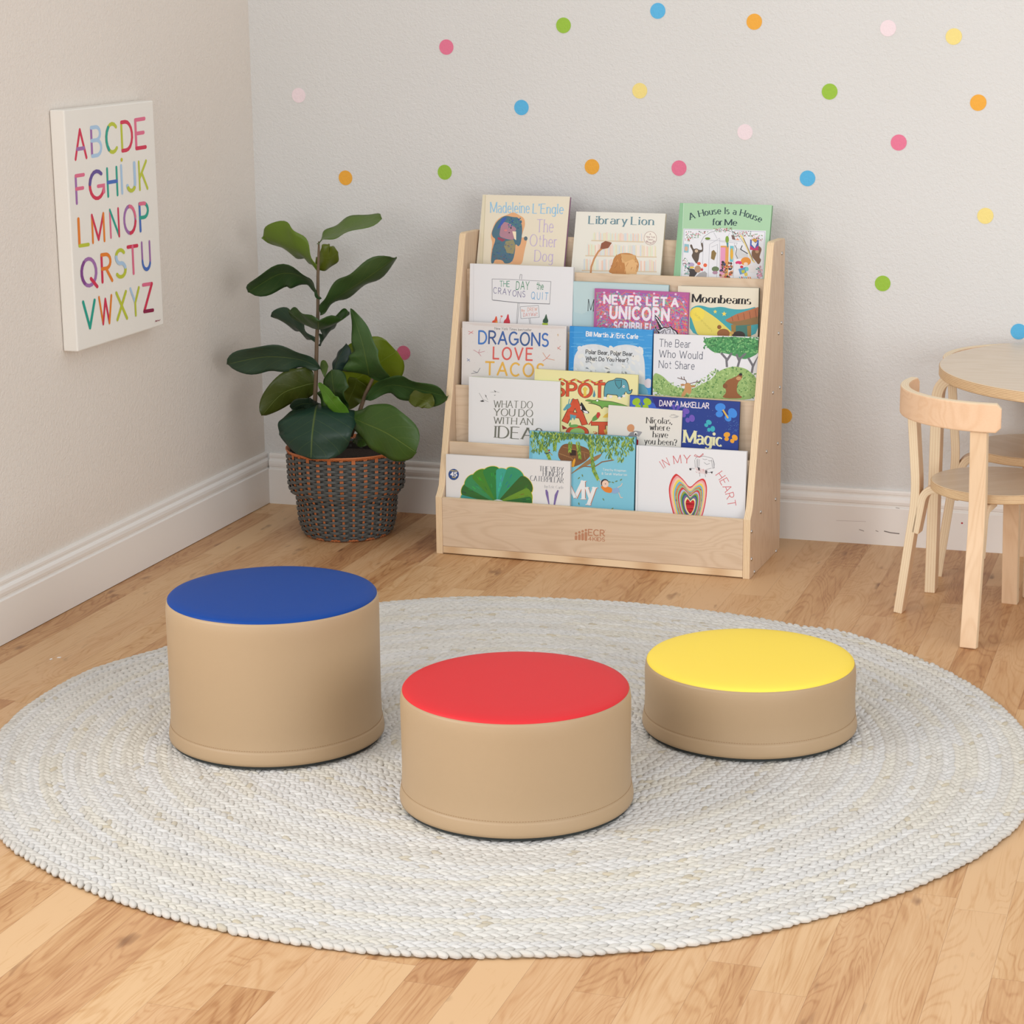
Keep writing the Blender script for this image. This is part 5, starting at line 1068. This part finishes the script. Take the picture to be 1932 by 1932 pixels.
def leafmat():
    m, nt, b, N, L = mat('waxy green leaf'); a = N('Attribute', attribute_name='Col'); uvn = N('UVMap', uv_map='UV'); su = N('SeparateXYZ'); L(uvn.outputs[0], su.inputs[0])
    ax = mth(N, L, 'ABSOLUTE', su.outputs[1])
    mid = mth(N, L, 'SUBTRACT', 1, mth(N, L, 'DIVIDE', ax, .035), clamp=True)
    vv = mth(N, L, 'SUBTRACT', su.outputs[0], mth(N, L, 'MULTIPLY', ax, .28)); w = mth(N, L, 'SINE', mth(N, L, 'MULTIPLY', vv, 44))
    side = mth(N, L, 'MULTIPLY', mth(N, L, 'SUBTRACT', w, .975, clamp=True), 22, clamp=True)
    v = mth(N, L, 'MAXIMUM', mth(N, L, 'MULTIPLY', mid, .4), mth(N, L, 'MULTIPLY', side, .18))
    geo = N('NewGeometry'); under = mix(N, L, mth(N, L, 'MULTIPLY', geo.outputs['Backfacing'], .55), a.outputs[0], lin((112, 124, 34)))
    c = mix(N, L, v, under, lin((132, 150, 60))); L(c, b.inputs['Base Color']); b.inputs['Roughness'].default_value = .38; b.inputs['Specular IOR Level'].default_value = .4
    bump(N, L, b, mth(N, L, 'SUBTRACT', noise(N, L, N('TexCoord').outputs['Object'], 45, 2), v), .0018, .6)
    tr = N('BsdfTranslucent'); L(c, tr.inputs[0]); ms = N('MixShader'); ms.inputs[0].default_value = .16; L(b.outputs[0], ms.inputs[1]); L(tr.outputs[0], ms.inputs[2]); L(ms.outputs[0], nt.nodes['Material Output'].inputs[0])
    return m
M_leaf = leafmat()
def leaf(pts, hw, side, col, cup=.2, wave=.006, shape=0, twist=0, seed=0, asym=1.0):
    """pts: midrib (crop px, depth); hw: half width m; side: direction across the leaf; cup: edges lifted"""
    q = [pp(*p) for p in pts]; rn = random.Random(seed); n, m = 26, 11
    def mid(t):
        k = t*(len(q)-1); i = min(int(k), len(q)-2); f = k-i
        p0, p1, p2, p3 = q[max(i-1, 0)], q[i], q[i+1], q[min(i+2, len(q)-1)]
        return .5*((2*p1)+(p2-p0)*f+(2*p0-5*p1+4*p2-p3)*f*f+(3*p1-p0-3*p2+p3)*f**3)
    sd = Vector(side).normalized(); V, Fc, uv = [], [], []; ph = rn.random()*6
    for i in range(n+1):
        t = i/n; c = mid(t); tg = (mid(min(t+.02, 1))-mid(max(t-.02, 0))).normalized()
        s = (sd-tg*sd.dot(tg)).normalized(); nn = s.cross(tg)
        if nn.z < 0 and abs(nn.z) > .15: nn = -nn
        elif abs(nn.z) <= .15 and nn.y > 0: nn = -nn
        if twist: s = Matrix.Rotation(twist*(t-.3), 3, tg) @ s; nn = Matrix.Rotation(twist*(t-.3), 3, tg) @ nn
        if shape == 0: w = (math.sin(PI*min(1, t*.97+.03)**1.5)**.62)*(.62+.38*t)*1.12      # fiddle: broad towards the tip
        elif shape == 1: w = math.sin(PI*t**.8)**.6
        elif shape == 2: w = max(0, 1-(2*t-1)**2)**.42
        else: w = (1-t)**.75*min(1, (t/.16)**.6)*1.15
        if t < .06: w *= t/.06*.6+.08
        w = max(w, .012)*hw
        for j in range(m):
            u = (j/(m-1)-.5)*2; ww = w*(asym if u > 0 else 1)
            h = cup*abs(u)**1.6*ww + wave*abs(u)**1.5*math.sin(9*t*2+ph+(1.7 if u > 0 else 0)) - .0018*(1-abs(u))*0
            V.append(c+s*u*ww+nn*h)
    for i in range(n):
        for j in range(m-1):
            Fc.append((i*m+j, i*m+j+1, (i+1)*m+j+1, (i+1)*m+j))
            for (a, b) in ((i, j), (i, j+1), (i+1, j+1), (i+1, j)): uv.append((a/n, (b/(m-1)-.5)*2))
    jit = rn.uniform(.92, 1.08); cc = lin(tuple(min(255, v*jit) for v in col))
    o = mesh('leaf', V, Fc, [M_leaf], uv=uv, col=[cc]*len(Fc), parent=pl, smooth=True)
    s = o.modifiers.new('thickness', 'SOLIDIFY'); s.thickness = .0007
    return o
DG, MG, LG2, YG = (40, 66, 46), (58, 86, 42), (78, 104, 40), (112, 130, 24)
leaf([(822,345,S0), (870,290,-.26), (1060,215,-.27), (1335,140,-.28)], .040, (0, 1, .55), (88,112,52), .15, .004, seed=1)
leaf([(815,575,-.25), (700,440,-.235), (560,360,-.22), (368,285,-.20)], .056, (0, -.6, .85), (96,120,34), .4, .006, seed=2)
leaf([(812,450,-.245), (860,455,-.22), (915,455,-.2), (978,410,-.18)], .034, (.15, -.3, .95), (104,116,30), .15, .004, seed=3, shape=2)
leaf([(832,795,S0), (740,640,-.26), (520,585,-.28), (248,738,-.29)], .046, (0, -.8, .75), (54,84,44), -.25, .005, seed=4)
leaf([(832,915,S0), (950,790,-.26), (1180,640,-.28), (1448,450,-.29)], .040, (-.2, -.8, .5), (62,86,44), .3, .006, seed=5)
leaf([(805,1150,-.245), (700,1080,-.23), (600,1000,-.22), (438,925,-.21)], .040, (0, -.7, .8), (46,70,52), .35, .005, seed=6)
leaf([(818,1010,-.25), (818,1040,-.28), (818,1030,-.33), (818,970,-.38)], .074, (1, 0, 0), (50,82,30), .62, .006, shape=1, seed=7)
leaf([(818,1165,-.245), (860,1120,-.23), (900,1060,-.22), (975,970,-.2)], .044, (.5, -.2, .8), (40,62,44), .3, .005, seed=8)
leaf([(842,1355,S0), (660,1280,-.28), (380,1260,-.31), (78,1320,-.33)], .044, (0, -.55, .9), (52,76,58), -.2, .005, seed=9)
leaf([(800,1470,S0), (700,1490,-.27), (520,1560,-.29), (360,1735,-.31)], .046, (-.1, -.3, .9), (66,78,24), .2, .004, seed=10, shape=1)
leaf([(1050,1490,-.235), (1150,1420,-.22), (1290,1320,-.21), (1450,1210,-.2)], .078, (.55, .0, .85), YG, .12, .004, seed=12, shape=2)
leaf([(1130,1440,-.24), (1110,1510,-.23), (1080,1580,-.22), (1040,1680,-.22)], .036, (1, 0, .1), (84,96,28), .1, .004, seed=18, shape=1)
leaf([(1230,1420,-.26), (1215,1330,-.30), (1170,1130,-.31), (1085,868,-.29)], .062, (1, -.25, .05), (62,92,46), -.12, .005, seed=13, shape=3)
leaf([(925,1460,-.27), (950,1360,-.28), (985,1260,-.28), (1045,1150,-.27)], .026, (1, -.4, .3), (36,58,52), -.5, .003, seed=14)
leaf([(870,1430,-.24), (868,1380,-.235), (866,1340,-.23), (862,1285,-.23)], .011, (1, 0, 0), (96,120,60), .1, .001, seed=17)
leaf([(1000,1745,-.30), (975,1640,-.31), (940,1510,-.32), (925,1362,-.31)], .042, (1, -.3, .1), (50,80,30), -.3, .004, seed=15, shape=2)
leaf([(1052,1755,-.34), (975,1675,-.36), (900,1580,-.365), (822,1470,-.35)], .020, (.7, -.2, .75), (84,130,34), .1, .002, seed=16, shape=1)
leaf([(1195,1610,-.255), (1380,1490,-.27), (1620,1520,-.30), (1862,1580,-.32)], .040, (-.1, -.5, .9), (58,88,44), -.25, .006, seed=11)
leaf([(1560,1570,-.30), (1640,1600,-.31), (1700,1620,-.32), (1740,1668,-.32)], .024, (1, .2, .5), (84,92,30), .1, .002, seed=19, shape=1)
leaf([(830,1640,-.27), (760,1640,-.32), (690,1640,-.34), (600,1680,-.33)], .020, (0, -.6, .6), (34,50,36), .1, .002, seed=20)
leaf([(815,1640,-.27), (795,1700,-.36), (770,1880,-.405), (760,2085,-.41)], .099, (1, 0, .06), (34,62,48), -.2, .005, seed=21, shape=2)
leaf([(1052,1735,-.32), (1180,1790,-.385), (1380,1880,-.42), (1610,2030,-.43)], .066, (.55, -.15, .85), (66,98,38), -.2, .005, seed=22)
leaf([(1100,1950,-.29), (1130,1930,-.30), (1180,1930,-.31), (1230,1950,-.31)], .02, (0, .4, .9), (60,86,30), .1, .002, seed=23)

# ------------------------------------------------------------------ light
w = bpy.data.worlds.new('world'); sc.world = w; w.use_nodes = True
w.node_tree.nodes['Background'].inputs[0].default_value = (.985, .99, 1, 1); w.node_tree.nodes['Background'].inputs[1].default_value = .92
def area(name, loc, tgt, sx, sy, power, col=(1, .98, .95)):
    l = bpy.data.lights.new(name, 'AREA'); l.shape = 'RECTANGLE'; l.size = sx; l.size_y = sy; l.energy = power; l.color = col
    o = bpy.data.objects.new(name, l); COL.objects.link(o); o.location = loc
    o.rotation_euler = (Vector(tgt)-Vector(loc)).to_track_quat('-Z', 'Y').to_euler(); return o
area('window_light', (-1.1, -3.7, 1.75), (1.2, -1.2, .3), 1.7, 1.6, 78, (.97, .985, 1))
area('softbox_light', (.7, -5.9, 1.5), (1.3, -.4, .4), 2.2, 1.8, 52, (.98, .99, 1))
area('right_fill_light', (4.1, -3.9, 1.1), (1.2, -.1, .5), 1.8, 1.5, 50, (.98, .99, 1))  # unseen fill added from the right to brighten the left and back walls
area('overhead_fill_light', (1.9, -3.0, 3.3), (1.6, -1.2, 0), 2.4, 2.0, 4, (.98, .99, 1))  # added overhead fill, not a lamp of the room
sc.view_settings.view_transform = 'Standard'; sc.view_settings.look = 'None'; sc.view_settings.gamma = 1; sc.view_settings.use_curve_mapping = False
sc.view_settings.exposure = -0.12
sc.cycles.use_denoising = True
sc.cycles.max_bounces = 6
